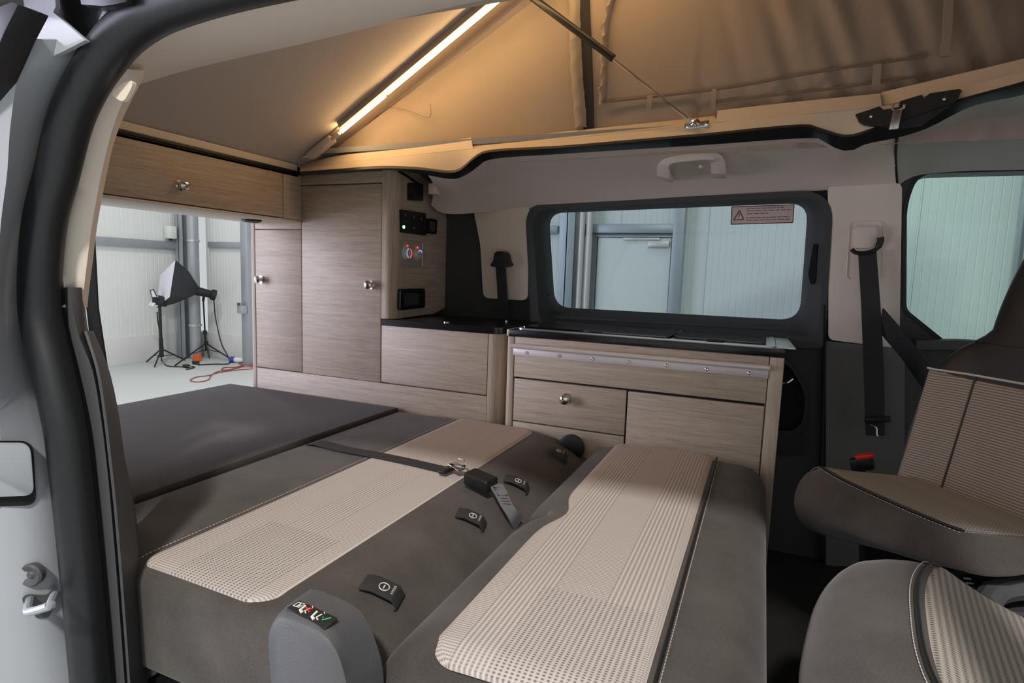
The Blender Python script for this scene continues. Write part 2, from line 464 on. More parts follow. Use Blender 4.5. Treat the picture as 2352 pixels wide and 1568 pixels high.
def rail(name, x0, x1, y0, y1, z0, z1, label):
    mb = MB().box(x0, x1, y0, y1, z0, z1)
    return tag(mb.build(name, 'zinc', bevel=0.006), label, 'rail', 'steel rails on the hall walls')
rail('wall_rail', WX, WX + 0.07, -6.0, 6.38, 1.205, 1.32, 'long galvanised wall rail behind the softbox lamp')
rail('wall_rail', -8.1, -7.25, WYH - 0.07, WYH, 1.255, 1.345, 'short galvanised wall rail between corner pipe and steel post')
rail('wall_rail', -7.05, -2.30, WYH - 0.07, WYH, 1.50, 1.59, 'galvanised wall rail ending at the column left of the hall door')
rail('wall_rail', -1.98, -0.95, WYH - 0.09, WYH, 1.505, 1.605, 'galvanised header rail directly above the hall door')
def ibeam(name, x, y, w, d, z1, label, along='X'):
    mb = MB(); t = 0.018
    mb.box(x - w / 2, x + w / 2, y - d / 2, y - d / 2 + t, HALL_Z, z1)
    mb.box(x - w / 2, x + w / 2, y + d / 2 - t, y + d / 2, HALL_Z, z1)
    mb.box(x - t / 2, x + t / 2, y - d / 2, y + d / 2, HALL_Z, z1)
    return tag(mb.build(name, 'zinc', bevel=0.003), label, 'column', 'steel columns of the hall')
ibeam('steel_column', -8.36, 6.43, 0.16, 0.2, 4.6, 'galvanised steel corner column behind the softbox')
ibeam('steel_column', -2.13, 6.58, 0.18, 0.2, 4.6, 'galvanised steel column left of the hall door, seen through side window')
ibeam('steel_column', 2.15, 6.56, 0.22, 0.22, 4.6, 'galvanised steel column seen through the cab window')
c = MB().box(-7.20, -7.06, 6.45, 6.684, HALL_Z, 4.6)
tag(c.build('steel_post', 'zinc', bevel=0.006), 'grey steel post beside the narrow cabinet door', 'post')
tag(MB().box(-0.955, -0.835, WYH - 0.16, WYH - 0.016, HALL_Z, 4.6).build('door_post', 'zinc', bevel=0.006), 'galvanised post right of the hall door', 'post')
# pipes
pp = thing('drain_pipe', (-8.2, 6.45, HALL_Z), 'grey round drain pipe in the hall corner', 'pipe')
MB().cyl((-8.2, 6.45, HALL_Z), (-8.2, 6.45, 4.6), 0.085).build('pipe_run', 'zinc', pp)
for z in (1.33, 0.02): MB().lathe((-8.2, 6.45, z), (0, 0, 1), [(0, .084), (0, .1), (.03, .1), (.03, .084)]).build('pipe_clamp', 'steel', pp)
pp = thing('cable_conduit', (-1.93, 6.55, HALL_Z), 'bright twin conduit running up beside the hall door', 'pipe')
for dx in (-0.045, 0.045): MB().cyl((-1.93 + dx, 6.55, -0.05), (-1.93 + dx, 6.55, 4.6), 0.036).build('conduit', 'aluminium', pp)
MB().box(-2.02, -1.84, 6.5, 6.6, -0.13, -0.05).build('conduit_box', 'zinc', pp, bevel=0.004)
# hall door
hd = thing('door_1', (-1.42, WYH, HALL_Z), 'pale grey steel hall door seen through the side window', 'door', kind='structure')
MB().box(-1.80, -0.98, WYH - 0.055, WYH - 0.012, HALL_Z, 1.455).build('door_leaf', 'door_grey', hd, bevel=0.004)
mb = MB()
for a in ((-1.88, -1.815, HALL_Z, 1.495), (-0.975, -0.958, HALL_Z, 1.495), (-1.815, -0.975, 1.462, 1.495)):
    mb.box(a[0], a[1], WYH - 0.075, WYH - 0.003, a[2], a[3])
mb.build('door_frame', 'zinc', hd, bevel=0.003)
dc = MB().box(-1.22, -0.99, WYH - 0.12, WYH - 0.056, 1.355, 1.42).build('door_closer', 'aluminium', hd, bevel=0.006)
MB().box(-1.50, -1.10, WYH - 0.09, WYH - 0.06, 1.43, 1.455).build('closer_rail', 'aluminium', dc, bevel=0.003)
# small wall things
al = thing('alarm_sounder', (WX + 0.1, 6.24, 1.36), 'small white box on the hall wall above the rail', 'alarm')
MB().box(WX + 0.03, WX + 0.16, 6.18, 6.30, 1.36, 1.55).build('housing', 'door_grey', al, bevel=0.015)
MB().cyl((WX + 0.09, 6.24, 1.36), (WX + 0.09, 6.24, 1.33), 0.025).build('cable_gland', 'lamp_black', al)
tag(MB().add(*[(lambda q: ([(-7.98 + a * .5, 6.30 + b * .5, HALL_Z + h * .5) for a, b, h in q], [(0, 1, 2, 3), (4, 7, 6, 5), (0, 4, 5, 1), (1, 5, 6, 2), (2, 6, 7, 3), (3, 7, 4, 0)]))([(-.1, -.12, 0), (.13, -.12, 0), (.13, .08, 0), (-.1, .08, 0), (-.05, -.09, .21), (.13, -.09, .21), (.13, .06, .21), (-.05, .06, .21)])][0]).build('wheel_chock', 'orange_plastic', bevel=0.012),
    'orange plastic wedge on the floor in the hall corner', 'wedge')
lk = thing('wall_socket', (-7.13, 6.42, 0.28), 'small grey socket box clipped to the steel post', 'socket')
MB().box(-7.19, -7.07, 6.36, 6.449, 0.28, 0.40).build('housing', 'zinc', lk, bevel=0.008)
MB().cyl((-7.17, 6.38, 0.40), (-7.17, 6.38, 0.44), 0.025).build('cable_gland', 'grey_plastic', lk)

# added glowing gate, out of view, built around the fill light
wn = thing('fill_gate', (WX, FILL_GATE[1], HALL_Z), 'added glowing fill gate, out of view in the back wall', 'gate', kind='structure')
gy0, gy1 = FILL_GATE[1] - FILL_GATE[3] / 2, FILL_GATE[1] + FILL_GATE[3] / 2
MB().box(WX + .02, WX + .06, gy0, gy1, HALL_Z + .02, 3.8).build('fill_gate_sheet', 'fill_gate_glow', wn)
for k in range(6): MB().box(WX + .05, WX + .09, gy0, gy1, HALL_Z + .02 + k * .84, HALL_Z + .05 + k * .84).build('fill_gate_rail', 'zinc', wn)
for y in (gy0 - .06, gy1): MB().box(WX + .01, WX + .12, y, y + .06, HALL_Z, 3.86).build('fill_gate_post', 'zinc', wn)

# photo lamps
def stand(name, base, top, feet, label, cat, r=0.016):
    root = thing(name, base, label, cat, 'lamp stands in the hall')
    b = Vector(base); t = Vector(top)
    MB().tube([b + Vector((0, 0, 0.12)), b.lerp(t, 0.45)], r, 10).build('lower_tube', 'lamp_black', root)
    MB().tube([b.lerp(t, 0.42), t], r * 0.75, 10).build('upper_tube', 'lamp_black', root)
    MB().lathe(b.lerp(t, 0.42), t - b, [(0, .012), (0, .028), (.06, .028), (.06, .012)], 12).build('clamp_collar', 'lamp_black', root)
    MB().lathe(b + Vector((0, 0, 0.22)), (0, 0, 1), [(0, .012), (0, .03), (.05, .03), (.05, .012)], 12).build('leg_collar', 'lamp_black', root)
    for f in feet:
        fv = Vector(f); k = b + Vector((0, 0, 0.24))
        lg = MB().tube([k, fv + Vector((0, 0, 0.012))], 0.011, 8).build('leg', 'lamp_black', root)
        MB().tube([b + Vector((0, 0, 0.14)), k.lerp(fv, 0.5)], 0.006, 6).build('brace', 'lamp_black', lg)
    return root
Zf = HALL_Z
s1 = P(372, 838, Z=Zf); s1t = P(367, 712, Y=s1.y)
stand('light_stand', s1, s1t, [P(337, 832, Z=Zf), P(355, 844, Z=Zf), P(425, 828, Z=Zf)], 'black tripod stand in front, under the bare lamp with white flaps', 'stand', 0.028)
s2 = P(474, 822, Z=Zf); s2t = P(467, 690, Y=s2.y - .06)
stand('light_stand', s2, s2t, [P(402, 841, Z=Zf), P(481, 824, Z=Zf), P(535, 829, Z=Zf)], 'thin black tripod stand carrying the softbox', 'stand', 0.016)
sb = thing('softbox_lamp', s2t, 'black softbox with white front tilted towards the hall floor', 'lamp')
Yf = s2.y - 0.75
fa = [P(403, 598, Y=Yf - 0.15), P(369, 632, Y=Yf + 0.12), P(359, 706, Y=Yf + 0.12), P(390, 682, Y=Yf - 0.15)]
ap = P(452, 668, Y=s2.y - 0.28)
cen = sum(fa, Vector()) / 4; axd = (ap - cen).normalized()
up_ = (fa[0] - fa[3]).normalized(); sd_ = axd.cross(up_)
back = [ap + (q - cen) * 0.16 for q in fa]
mid = [fa[i].lerp(back[i], 0.5) + (fa[i] - cen) * 0.12 for i in range(4)]
MB().loft([fa, mid, back], caps=False).build('reflector_cloth', 'softbox_black', sb, solid=0.006, ang=50)
MB().loft([[q + axd * 0.004 for q in fa], [q - axd * 0.006 for q in fa]]).build('diffuser', 'softbox_white', sb)
for i in range(4): MB().tube([fa[i], mid[i] - (mid[i] - cen) * 0.01, back[i]], 0.006, 6).build('rod', 'lamp_black', sb)
hb = P(486, 676, Y=s2.y - 0.12)
MB().tube([ap, ap.lerp(hb, 0.8), hb], [0.07, 0.06, 0.055], 14).build('lamp_head', 'lamp_black', sb)
MB().lathe(hb, hb - ap, [(-.02, .06), (0, .085), (.06, .085), (.07, .03)], 14).build('ballast_cap', 'lamp_black', sb)
MB().tube([ap.lerp(hb, 0.5), s2t], 0.02, 8).build('tilt_bracket', 'lamp_black', sb)
bl = thing('flap_lamp', s1t, 'black lamp head with white flaps on the front stand', 'lamp')
hc = s1t + Vector((0, 0, 0.03))
MB().lathe(P(366, 690, Y=s1.y), (-1, -.4, .2), [(-.12, .03), (-.1, .07), (.06, .075), (.06, .03)], 14).build('lamp_head', 'lamp_black', bl)
MB().tube([s1t, P(366, 690, Y=s1.y)], 0.02, 8).build('tilt_bracket', 'lamp_black', bl)
def flap(pp_):
    q = [P(u, v, Y=s1.y - 0.08) for u, v in pp_]; MB().loft([q, [x + Vector((0, .012, 0)) for x in q]]).build('flap', 'softbox_white', bl)
flap([(346, 668), (352, 666), (362, 682), (350, 682)]); flap([(339, 700), (348, 690), (356, 697), (352, 704)])
MB().tube([P(u, v, Y=s1.y - 0.08) for u, v in ((361, 682), (352, 664), (345, 667), (350, 684), (361, 688))], 0.008, 6).build('flap_frame', 'lamp_black', bl)
def floor_cable(name, px, r, m, label):
    pts = [P(u, v, Z=Zf + r) if len(t) == 0 else P(u, v, Y=t[0]) for u, v, *t in px]
    return tag(MB().tube(catmull(pts, 60), r, 6).build(name, m), label, 'cable', 'cables of the photo lamps')
floor_cable('lamp_cable', [(486, 668, s2.y - .1), (491, 690, s2.y - .1), (494, 722, s2.y - .1), (500, 755, s2.y - .1), (509, 790, s2.y - .1), (522, 815, s2.y - .1), (528, 832), (520, 836), (490, 836), (455, 838)], 0.009, 'lamp_black', 'thin dark cable hanging from the softbox to the floor')
floor_cable('lamp_cable', [(361, 716, s1.y), (362, 735, s1.y), (366, 760, s1.y), (368, 800, s1.y - .02), (372, 828), (385, 840), (420, 842), (446, 842), (440, 846), (427, 848)], 0.009, 'lamp_black', 'dark cable from the flap lamp down its stand')
floor_cable('extension_cord', [(584, 843), (560, 842), (530, 849), (500, 853), (485, 862), (478, 872), (455, 877), (437, 874), (450, 866), (480, 862), (500, 856), (540, 850), (586, 846)], 0.007, 'red_cable', 'reddish extension cord looped across the hall floor')
floor_cable('extension_cord', [(584, 838), (565, 832), (548, 833), (560, 840), (540, 843), (515, 844), (510, 849), (530, 848), (560, 838), (584, 841)], 0.008, 'red_cable', 'bundle of red cord beside the cabinet foot')
for (u, v), lb in (((430, 845), 'black mains plug lying nearest on the hall floor'), ((452, 837), 'black mains plug lying behind the other plug')):
    q = P(u, v, Z=Zf); mb = MB(); mb.lathe(q + Vector((0, 0, .028)), (1, .3, 0), [(-.07, .012), (-.06, .024), (.0, .028), (.03, .028), (.03, .02)], 10)
    pl = thing('mains_plug', q, lb, 'plug', 'plugs on the hall floor'); mb.build('body', 'lamp_black', pl)
    for s in (-1, 1): MB().cyl(q + Vector((.03, .01 * s, .028)), q + Vector((.055, .01 * s + .008, .028)), .004, seg=8).build('pin', 'steel', pl)
q = P(540, 833, Z=Zf); cc = thing('cord_connector', q, 'blue and white round mains connector on the hall floor', 'connector')
MB().cyl(q + Vector((-.07, -.02, .05)), q + Vector((.0, 0, .05)), .045).build('blue_cap', 'blue_plastic', cc)
MB().lathe(q + Vector((0, 0, .05)), (1, .25, 0), [(0, .04), (.1, .04), (.15, .025), (.18, .015)]).build('white_body', 'door_grey', cc)
for loc, size, power in LAMPS:
    hl = thing('high_bay_lamp', (loc[0], loc[1], loc[2]), ['round high-bay lamp hanging beside the open sliding door', 'round high-bay lamp hanging behind the van', 'round high-bay lamp hanging between van and far wall'][LAMPS.index((loc, size, power))], 'lamp', 'high-bay lamps of the hall')
    MB().lathe((loc[0], loc[1], loc[2]), (0, 0, 1), [(0.02, size * .52), (.1, size * .5), (.16, size * .25), (.3, size * .2), (.32, .02)], 28).build('housing', 'lamp_black', hl)
    MB().cyl((loc[0], loc[1], loc[2] + .3), (loc[0], loc[1], 5.2), .012, seg=8).build('hanging_rod', 'zinc', hl)

# ------------------------------------------------------------------ van shell
WY = 2.30                                   # inner face of the wall trim
def xz(pts, Y): return [(lambda p: (p.x, p.z))(P(u, v, Y=Y)) for u, v in pts]
def onY(a, b, t): return Vector((a, t, b))
tag(MB().box(-2.25, 1.7, 0.60, 2.46, -0.06, 0.0).build('floor', 'floor_vinyl'), 'dark vinyl floor inside the van', 'floor', kind='structure')

# far side: outer skin, dark inner wall, window
GY = 2.43
gl = roundpoly(xz([(1258, 488), (1858, 464), (1838, 737), (1272, 706)], GY), [.07, .07, .075, .075], 8)
glo = roundpoly(xz([(1252, 480), (1864, 456), (1845, 744), (1262, 712)], GY), [.075, .075, .08, .08], 8)
cab = roundpoly(xz([(2077, 470), (2105, 396), (2352, 389), (2600, 384), (2600, 800), (2185, 800), (2076, 712)], 2.32), [.05, .08, 0, .1, .1, .03, .02], 6)
def hole_to(Y, loop, Y0):                    # same hole seen deeper: keep it slightly larger
    cx_ = sum(p[0] for p in loop) / len(loop); cz_ = sum(p[1] for p in loop) / len(loop)
    return [(cx_ + (p[0] - cx_) * 1.06, cz_ + (p[1] - cz_) * 1.08) for p in loop]
skin = MB()
skin.plate([(-2.3, -0.35), (1.75, -0.35), (1.75, 1.46), (-2.3, 1.46)], [hole_to(2.46, gl, GY), hole_to(2.46, cab, 2.32)], onY, 2.455, 2.475)
tag(skin.build('wall_outer_far', 'body_white'), 'white body side of the van behind the kitchen', 'wall', kind='structure')
lw = MB()
lw.plate([(-1.36, 0.0), (0.345, 0.0), (0.345, 1.33), (-1.36, 1.33)], [hole_to(WY, glo, GY)], onY, WY + 0.03, WY + 0.06)
tag(lw.build('wall_left', 'dark_plastic'), 'dark plastic lower side wall behind the kitchen unit', 'wall', kind='structure')
# window 1: surround (deep frame), rubber, glass
w1 = thing('window_1', P(1560, 740, Y=GY), 'wide side window with deep black surround above the kitchen', 'window', kind='structure')
outer = roundpoly(xz([(1207, 470), (1915, 436), (1893, 800), (1222, 765)], WY - 0.01), [.09, .11, .03, .03], 8)
def loop3(l, Y): return [Vector((p[0], Y, p[1])) for p in l]
rim = [(a[0] * 0.985 + 0.015 * -0.35, a[1] * 0.985 + .015 * 1.08) for a in outer]
lipo = roundpoly(xz([(1222, 482), (1900, 449), (1880, 775), (1240, 742)], WY - 0.005), [.085, .1, .05, .05], 8)
midl = roundpoly(xz([(1246, 490), (1873, 462), (1852, 757), (1262, 724)], WY + 0.06), [.07, .085, .08, .08], 8)
mb = MB(); mb.loft([loop3(outer, WY + 0.035), loop3(outer, WY - 0.012), loop3(lipo, WY - 0.012), loop3(midl, WY + 0.05), loop3(gl, GY - 0.012), loop3(gl, GY + 0.01)], caps=False)
mb.build('window_surround', 'dark_plastic', w1, ang=40, solid=0.004)
mb = MB(); mb.loft([loop3(glo, GY - 0.004), loop3(gl, GY - 0.014), loop3(gl, GY + 0.0)], caps=False); mb.build('rubber_seal', 'rubber', w1, solid=0.003)
MB().plate(glo, [], onY, GY, GY + 0.005).build('pane', 'tinted_glass', w1)
# slot on the right of the surround and sill grooves
sl = roundpoly(xz([(1868, 560), (1876, 560), (1874, 640), (1862, 655), (1856, 630)], WY + 0.02), 0.008, 3)
MB().plate(sl, [], onY, WY + 0.012, WY + 0.04).build('latch_recess', 'black_gap', w1)
for (a, b) in (((1285, 722), (1800, 748)), ((1280, 734), (1812, 762))):
    MB().tube([P(*a, Y=WY + 0.075), P((a[0] + b[0]) / 2, (a[1] + b[1]) / 2 - 1, Y=WY + 0.075), P(*b, Y=WY + 0.075)], 0.0035, 6).build('sill_groove', 'black_gap', w1)
MB().obox(P(1514, 737, Y=WY + 0.07), (1, 0, 0), (0, 1, 0), (0, 0, 1), .017, .006, .007).build('sill_catch', 'black_gap', w1)
for (a, b) in (((1896, 700), (1852, 688)), ((1226, 686), (1262, 676))):
    MB().tube([P(*a, Y=WY - 0.01), P(*b, Y=WY + 0.062)], 0.002, 6).build('frame_joint', 'black_gap', w1)
# warning sticker on the pane
st = thing('warning_sticker', P(1680, 515, Y=GY - 0.004), 'pinkish warning sticker with triangle on the side window', 'sticker')
q = xz([(1681, 475), (1824, 470), (1821, 511), (1679, 515)], GY - 0.003)
MB().plate(q, [], onY, GY - 0.0035, GY - 0.001).build('backing', 'sticker', st)
def quadpt(a, b, Y):                          # position on the sticker, 0..1
    l = [(q[0][i] + (q[1][i] - q[0][i]) * a) for i in (0, 1)]; m_ = [(q[3][i] + (q[2][i] - q[3][i]) * a) for i in (0, 1)]
    return Vector((l[0] + (m_[0] - l[0]) * b, Y, l[1] + (m_[1] - l[1]) * b))
def line_on(a, b, w=0.0011): return MB().tube([quadpt(a[0], a[1], GY - .004), quadpt(b[0], b[1], GY - .004)], w, 4)
bd = MB()
for a, b in (((0, 0), (1, 0)), ((1, 0), (1, 1)), ((1, 1), (0, 1)), ((0, 1), (0, 0))): bd.tube([quadpt(*a, GY - .004), quadpt(*b, GY - .004)], 0.0016, 4)
bd.build('border', 'sticker_line', st)
tr = MB(); T = [(0.13, 0.22), (0.04, 0.76), (0.205, 0.74)]
for i in range(3): tr.tube([quadpt(*T[i], GY - .004), quadpt(*T[(i + 1) % 3], GY - .004)], 0.0016, 4)
tr.tube([quadpt(.128, .38, GY - .004), quadpt(.126, .6, GY - .004)], .0014, 4); tr.tube([quadpt(.126, .65, GY - .004), quadpt(.126, .68, GY - .004)], .0014, 4)
tr.build('warning_triangle', 'sticker_line', st)
tx = MB(); rnd = random.Random(3)
for row, x1 in ((0.13, .84), (.27, .97), (.42, .6), (.66, .95), (.80, .95)):
    x = .25
    while x < x1:
        L = rnd.uniform(.03, .11); tx.tube([quadpt(x, row, GY - .004), quadpt(min(x + L, x1), row, GY - .004)], .0011, 4); x += L + .018
tx.build('fine_print', 'grey_plastic', st)

# cab door with window
w2 = thing('window_2', P(2185, 800, Y=2.32), 'cab side window with rounded rear corner behind the swivelled seat', 'window', kind='structure')
MB().plate([(0.375, 0.0), (1.75, 0.0), (1.75, 1.40), (0.375, 1.40)], [cab], onY, 2.315, 2.35).build('door_inner', 'dark_plastic', w2)
MB().loft([loop3(cab, 2.312), loop3(cab, 2.40)], caps=False).build('window_channel', 'rubber', w2, solid=0.012)
MB().plate(hole_to(2.4, cab, 2.32), [], onY, 2.385, 2.39).build('pane', 'door_glass', w2)
ledge = [P(2100, 790, Y=2.29), P(2200, 790, Y=2.29), P(2600, 812, Y=2.29)]
MB().strap(ledge, (0, 1, 0), .06, .03).build('door_ledge', 'grey_plastic', w2)

# trims on the far wall
def wall_trim(name, px, r, Y0, Y1, m, label, bevel=0.006, cat='trim'):
    pl = MB().plate(roundpoly(xz(px, Y0), r, 5), [], onY, Y0, Y1)
    return tag(pl.build(name, m, bevel=0, ang=40), label, cat, kind='structure')
wall_trim('trim_1', [(1085, 470), (1216, 465), (1212, 690), (1110, 684), (1103, 560)], .03, WY - 0.005, WY + 0.04, 'beige_trim', 'beige pillar trim left of the side window', cat='trim')
wall_trim('trim_2', [(1902, 425), (2072, 420), (2066, 800), (1903, 780)], .02, WY - 0.012, WY + 0.04, 'beige_trim', 'beige centre pillar trim right of the side window', cat='trim')
wall_trim('trim_3', [(1897, 783), (2078, 801), (2078, 1300), (1897, 1300)], .004, WY - 0.004, WY + 0.04, 'pillar_plastic', 'dark lower pillar trim beside the swivelled seat', cat='trim')
wall_trim('trim_4', [(1030, 440), (1085, 470), (1104, 560), (1112, 690), (1240, 700), (1240, 800), (1010, 800)], .01, WY + 0.055, WY + 0.09, 'black_plastic', 'black rear pillar cover beside the tall cabinet', cat='trim')
tag(MB().tube([P(1893, 700, Y=WY - .008), P(1891, 900, Y=WY - .008), P(1884, 1130, Y=WY - .008)], .007, 8).build('trim_5', 'black_gap'), 'black door seal line between side door and pillar', 'trim', kind='structure')
# recessed handle panel of the far sliding door, right of the kitchen
hp = thing('door_pull', P(1830, 1000, Y=WY - .01), 'black recessed door pull right of the kitchen unit', 'handle')
ro = roundpoly(xz([(1760, 812), (1810, 822), (1862, 900), (1850, 1000), (1760, 1005)], WY - .005), .06, 6)
ri = [(sum(p[0] for p in ro) / len(ro) + (p[0] - sum(p[0] for p in ro) / len(ro)) * .8, sum(p[1] for p in ro) / len(ro) + (p[1] - sum(p[1] for p in ro) / len(ro)) * .85) for p in ro]
MB().plate(ro, [ri], onY, WY - .012, WY + .03).build('bezel', 'black_plastic', hp)
MB().plate(ri, [], onY, WY + .012, WY + .028).build('recess', 'black_gap', hp)
MB().tube(catmull([P(1790, 880, Y=WY - .02), P(1806, 879, Y=WY - .025), P(1820, 870, Y=WY - .01)], 8), .004, 8).build('lever', 'chrome', hp)
MB().plate(roundpoly(xz([(1786, 985), (1845, 995), (1845, 1045), (1780, 1045)], WY - .005), .02, 4), [], onY, WY - .01, WY + .03).build('lower_pocket', 'black_plastic', hp)

# headliner cove over the far wall
A_ = [P(u, v, Y=1.93) for u, v in ((984, 401), (1006, 404), (1030, 408), (1060, 404), (1090, 386), (1130, 363), (1300, 350), (1600, 330), (1850, 313), (1890, 320), (1930, 340), (1960, 340), (1990, 326), (2060, 312))]
D_ = [P(u, v, Y=y) for u, v, y in ((992, 470, 2.175), (1012, 486, 2.185), (1045, 490, 2.20), (1090, 487, 2.25), (1150, 482, 2.295), (1210, 478, WY + .005), (1500, 462, WY + .005), (1900, 434, WY + .005), (2060, 426, WY + .005))]
def cove(A, D, n, up, out, k=9):
    a, d = catmull(A, n), catmull(D, n); cs = []
    for i in range(k):
        t = i / (k - 1); b = math.sin(PI * t)
        cs.append([a[j].lerp(d[j], t) + Vector((0, out * b, up * b)) for j in range(n)])
    return cs
def byx(pts, n):                               # resample a curve evenly along X
    pts = sorted([Vector(p) for p in pts], key=lambda p: p.x); q = catmull(pts, 400); x0, x1 = pts[0].x, pts[-1].x; out = []; i = 0
    for k in range(n):
        x = x0 + (x1 - x0) * k / (n - 1)
        while i < len(q) - 2 and q[i + 1].x < x: i += 1
        t = (x - q[i].x) / max(1e-9, q[i + 1].x - q[i].x); out.append(q[i].lerp(q[i + 1], max(0, min(1, t))))
    return out
def cove_x(A, D, n, up, out, k=10):
    a, d = byx(A, n), byx(D, n)
    return [[a[j].lerp(d[j], i / (k - 1)) + Vector((0, out, up)) * math.sin(PI * i / (k - 1)) for j in range(n)] for i in range(k)]
hl_ = MB().loft(cove_x(A_, D_, 70, .02, .03), close=False)
hl_.loft([cove_x(A_, D_, 70, .02, .03)[i][0:1] * 1 + [cove_x(A_, D_, 70, .02, .03)[i][0] + Vector((-.004, .10, .03))] for i in range(10)], close=False)
tag(hl_.build('ceiling_cove', 'headliner', solid=0.008, ang=60), 'beige headliner cove above the side window', 'headliner', kind='structure')
A2 = [P(u, v, Y=y) for u, v, y in ((2060, 312, 1.93), (2130, 290, 1.90), (2230, 240, 1.84), (2352, 212, 1.78), (2500, 150, 1.70), (2700, 60, 1.6))]
D2 = [P(u, v, Y=WY + .01) for u, v in ((2060, 426), (2100, 402), (2200, 391), (2352, 387), (2600, 380), (2800, 376))]
fr_ = MB().loft(cove(A2, D2, 30, .03, .03), close=False)
tag(fr_.build('ceiling_cab', 'front_headliner', solid=0.008, ang=60), 'grey headliner above the cab window', 'headliner', kind='structure')
tag(MB().tube(catmull([A2[0] + Vector((0, 0, -.006)), A2[0].lerp(D2[0], .5) + Vector((0, .03, .018)), D2[0] + Vector((0, -.004, 0))], 16), .004, 6).build('trim_6', 'black_gap'), 'dark seam between rear and cab headliner', 'trim', kind='structure')

# roof opening lip: ledge, skirt, black edge rubber
def lipcurve(px, ys): return [P(u, v, Y=y) for (u, v), y in zip(px, ys)]
def yat(u): return 1.90 if u < 1950 else 1.90 - (u - 1950) * 0.00034
def L(px, dy=0.0): return [P(u, v, Y=yat(u) + dy) for u, v in px]
lp = thing('trim_7', P(1200, 340, Y=1.9), 'cream frame around the raised roof opening', 'trim', kind='structure')
skT = [(690, 387), (800, 375), (1000, 352), (1300, 321), (1560, 293), (1660, 281), (2030, 245), (2200, 205), (2352, 165), (2500, 120)]
skB = [(690, 396), (800, 388), (880, 383), (960, 386), (1030, 394), (1060, 387), (1090, 362), (1130, 346), (1300, 336), (1560, 314), (1620, 309), (1830, 289), (1880, 296), (1920, 309), (1950, 313), (1990, 302), (2050, 282), (2200, 232), (2352, 190), (2500, 140)]
seB = [(690, 402), (800, 394), (880, 388), (960, 396), (1030, 408), (1060, 404), (1090, 386), (1130, 363), (1300, 350), (1600, 331), (1850, 314), (1890, 321), (1930, 341), (1960, 341), (1990, 327), (2060, 313), (2130, 291), (2230, 241), (2352, 213), (2500, 165)]
MB().loft([byx(L(skT), 90), byx(L(skB, -.028), 90)], close=False).build('skirt', 'cream_lip', lp, solid=0.006)
mb = MB(); mb.loft([byx(L(skB, -.030), 110), byx(L([(u, v + 3) for u, v in skB], -.040), 110), byx(L(seB, -.005), 110), byx(L(seB, .03), 110)], close=False)
mb.build('edge_rubber', 'rubber', lp, solid=0.008)
ldT = [(690, 380), (790, 357), (1000, 330), (1082, 318)]
ldT2 = [(1096, 325), (1560, 277), (1640, 268)]
ldT3 = [(1648, 256), (1800, 239), (2022, 217)]
ldT4 = [(2026, 214), (2180, 178), (2352, 137), (2500, 95)]
def ledge_part(top, bot_px, dy, name):
    b = [P(u, v, Y=yat(u) + dy) for u, v in bot_px]; t = [P(u, v, Y=yat(u) + dy + .035) for u, v in top]
    n = 24; bb, tt = catmull(b, n), catmull(t, n)
    MB().loft([[q + Vector((0, .004, 0)) for q in bb], tt, [q + Vector((0, .03, .004)) for q in tt]], close=False).build(name, 'cream_lip', lp, solid=0.006)
ledge_part(ldT, [(690, 386), (800, 374), (1000, 351), (1086, 342)], .004, 'ledge')
ledge_part(ldT2, [(1082, 343), (1300, 320), (1560, 292), (1650, 281)], .02, 'ledge')
ledge_part(ldT3, [(1644, 282), (1800, 268), (2026, 244)], -.006, 'ledge')
ledge_part(ldT4, [(2022, 245), (2200, 204), (2352, 165), (2500, 120)], .012, 'ledge')
# rear lip across the van, above the overhead cabinet
RX = -1.80
ra = [P(250, 268, X=RX), P(690, 381, X=RX)]; rb = [P(246, 292, X=RX), P(690, 396, X=RX)]
ra = [Vector((RX, 0.86, ra[1].z)), Vector((RX, 1.90, ra[1].z))]; rb = [Vector((RX, 0.86, rb[1].z)), Vector((RX, 1.90, rb[1].z))]
MB().loft([ra, rb], close=False).build('rear_skirt', 'cream_lip', lp, solid=0.012)
MB().box(RX - .03, RX + .01, .86, 1.90, 1.365, 1.375).build('rear_rubber', 'rubber', lp)

# near side: headliner strip above the sliding door, roof sheet
inn = [P(u, v, Z=1.41) for u, v in ((300, 196), (420, 160), (560, 126), (700, 95), (900, 45), (1090, 0), (1300, -46), (1600, -110), (1900, -170))]
out_ = [P(u, v, Y=0.605) for u, v in ((236, 188), (262, 165), (330, 97), (430, 50), (560, 15), (680, -12), (850, -48), (1150, -105), (1500, -170))]
n = 50; a, d = catmull(inn, n), catmull(out_, n); cs = []
for i in range(10):
    t = i / 9.0; b = math.sin(PI * t); cs.append([a[j].lerp(d[j], t) + Vector((0, -.01 * b, -.012 * b)) for j in range(n)])
nh = MB().loft(cs, close=False)
nh.loft([a, [q + Vector((0, .0, .012)) for q in a], [q + Vector((0, -.03, .03)) for q in a]], close=False)
tag(nh.build('ceiling_near', 'headliner', solid=0.006, ang=60), 'beige headliner strip above the open sliding door', 'headliner', kind='structure')
rs = MB(); rs.plate([(-2.3, .50), (1.75, .50), (1.75, 2.475), (-2.3, 2.475)], [[(-1.81, .85), (.95, .85), (.95, 1.93), (-1.81, 1.93)]], lambda a, b, t: Vector((a, b, t)), 1.46, 1.48)
tag(rs.build('roof_sheet', 'body_white'), 'white van roof sheet around the pop-top opening', 'roof', kind='structure')

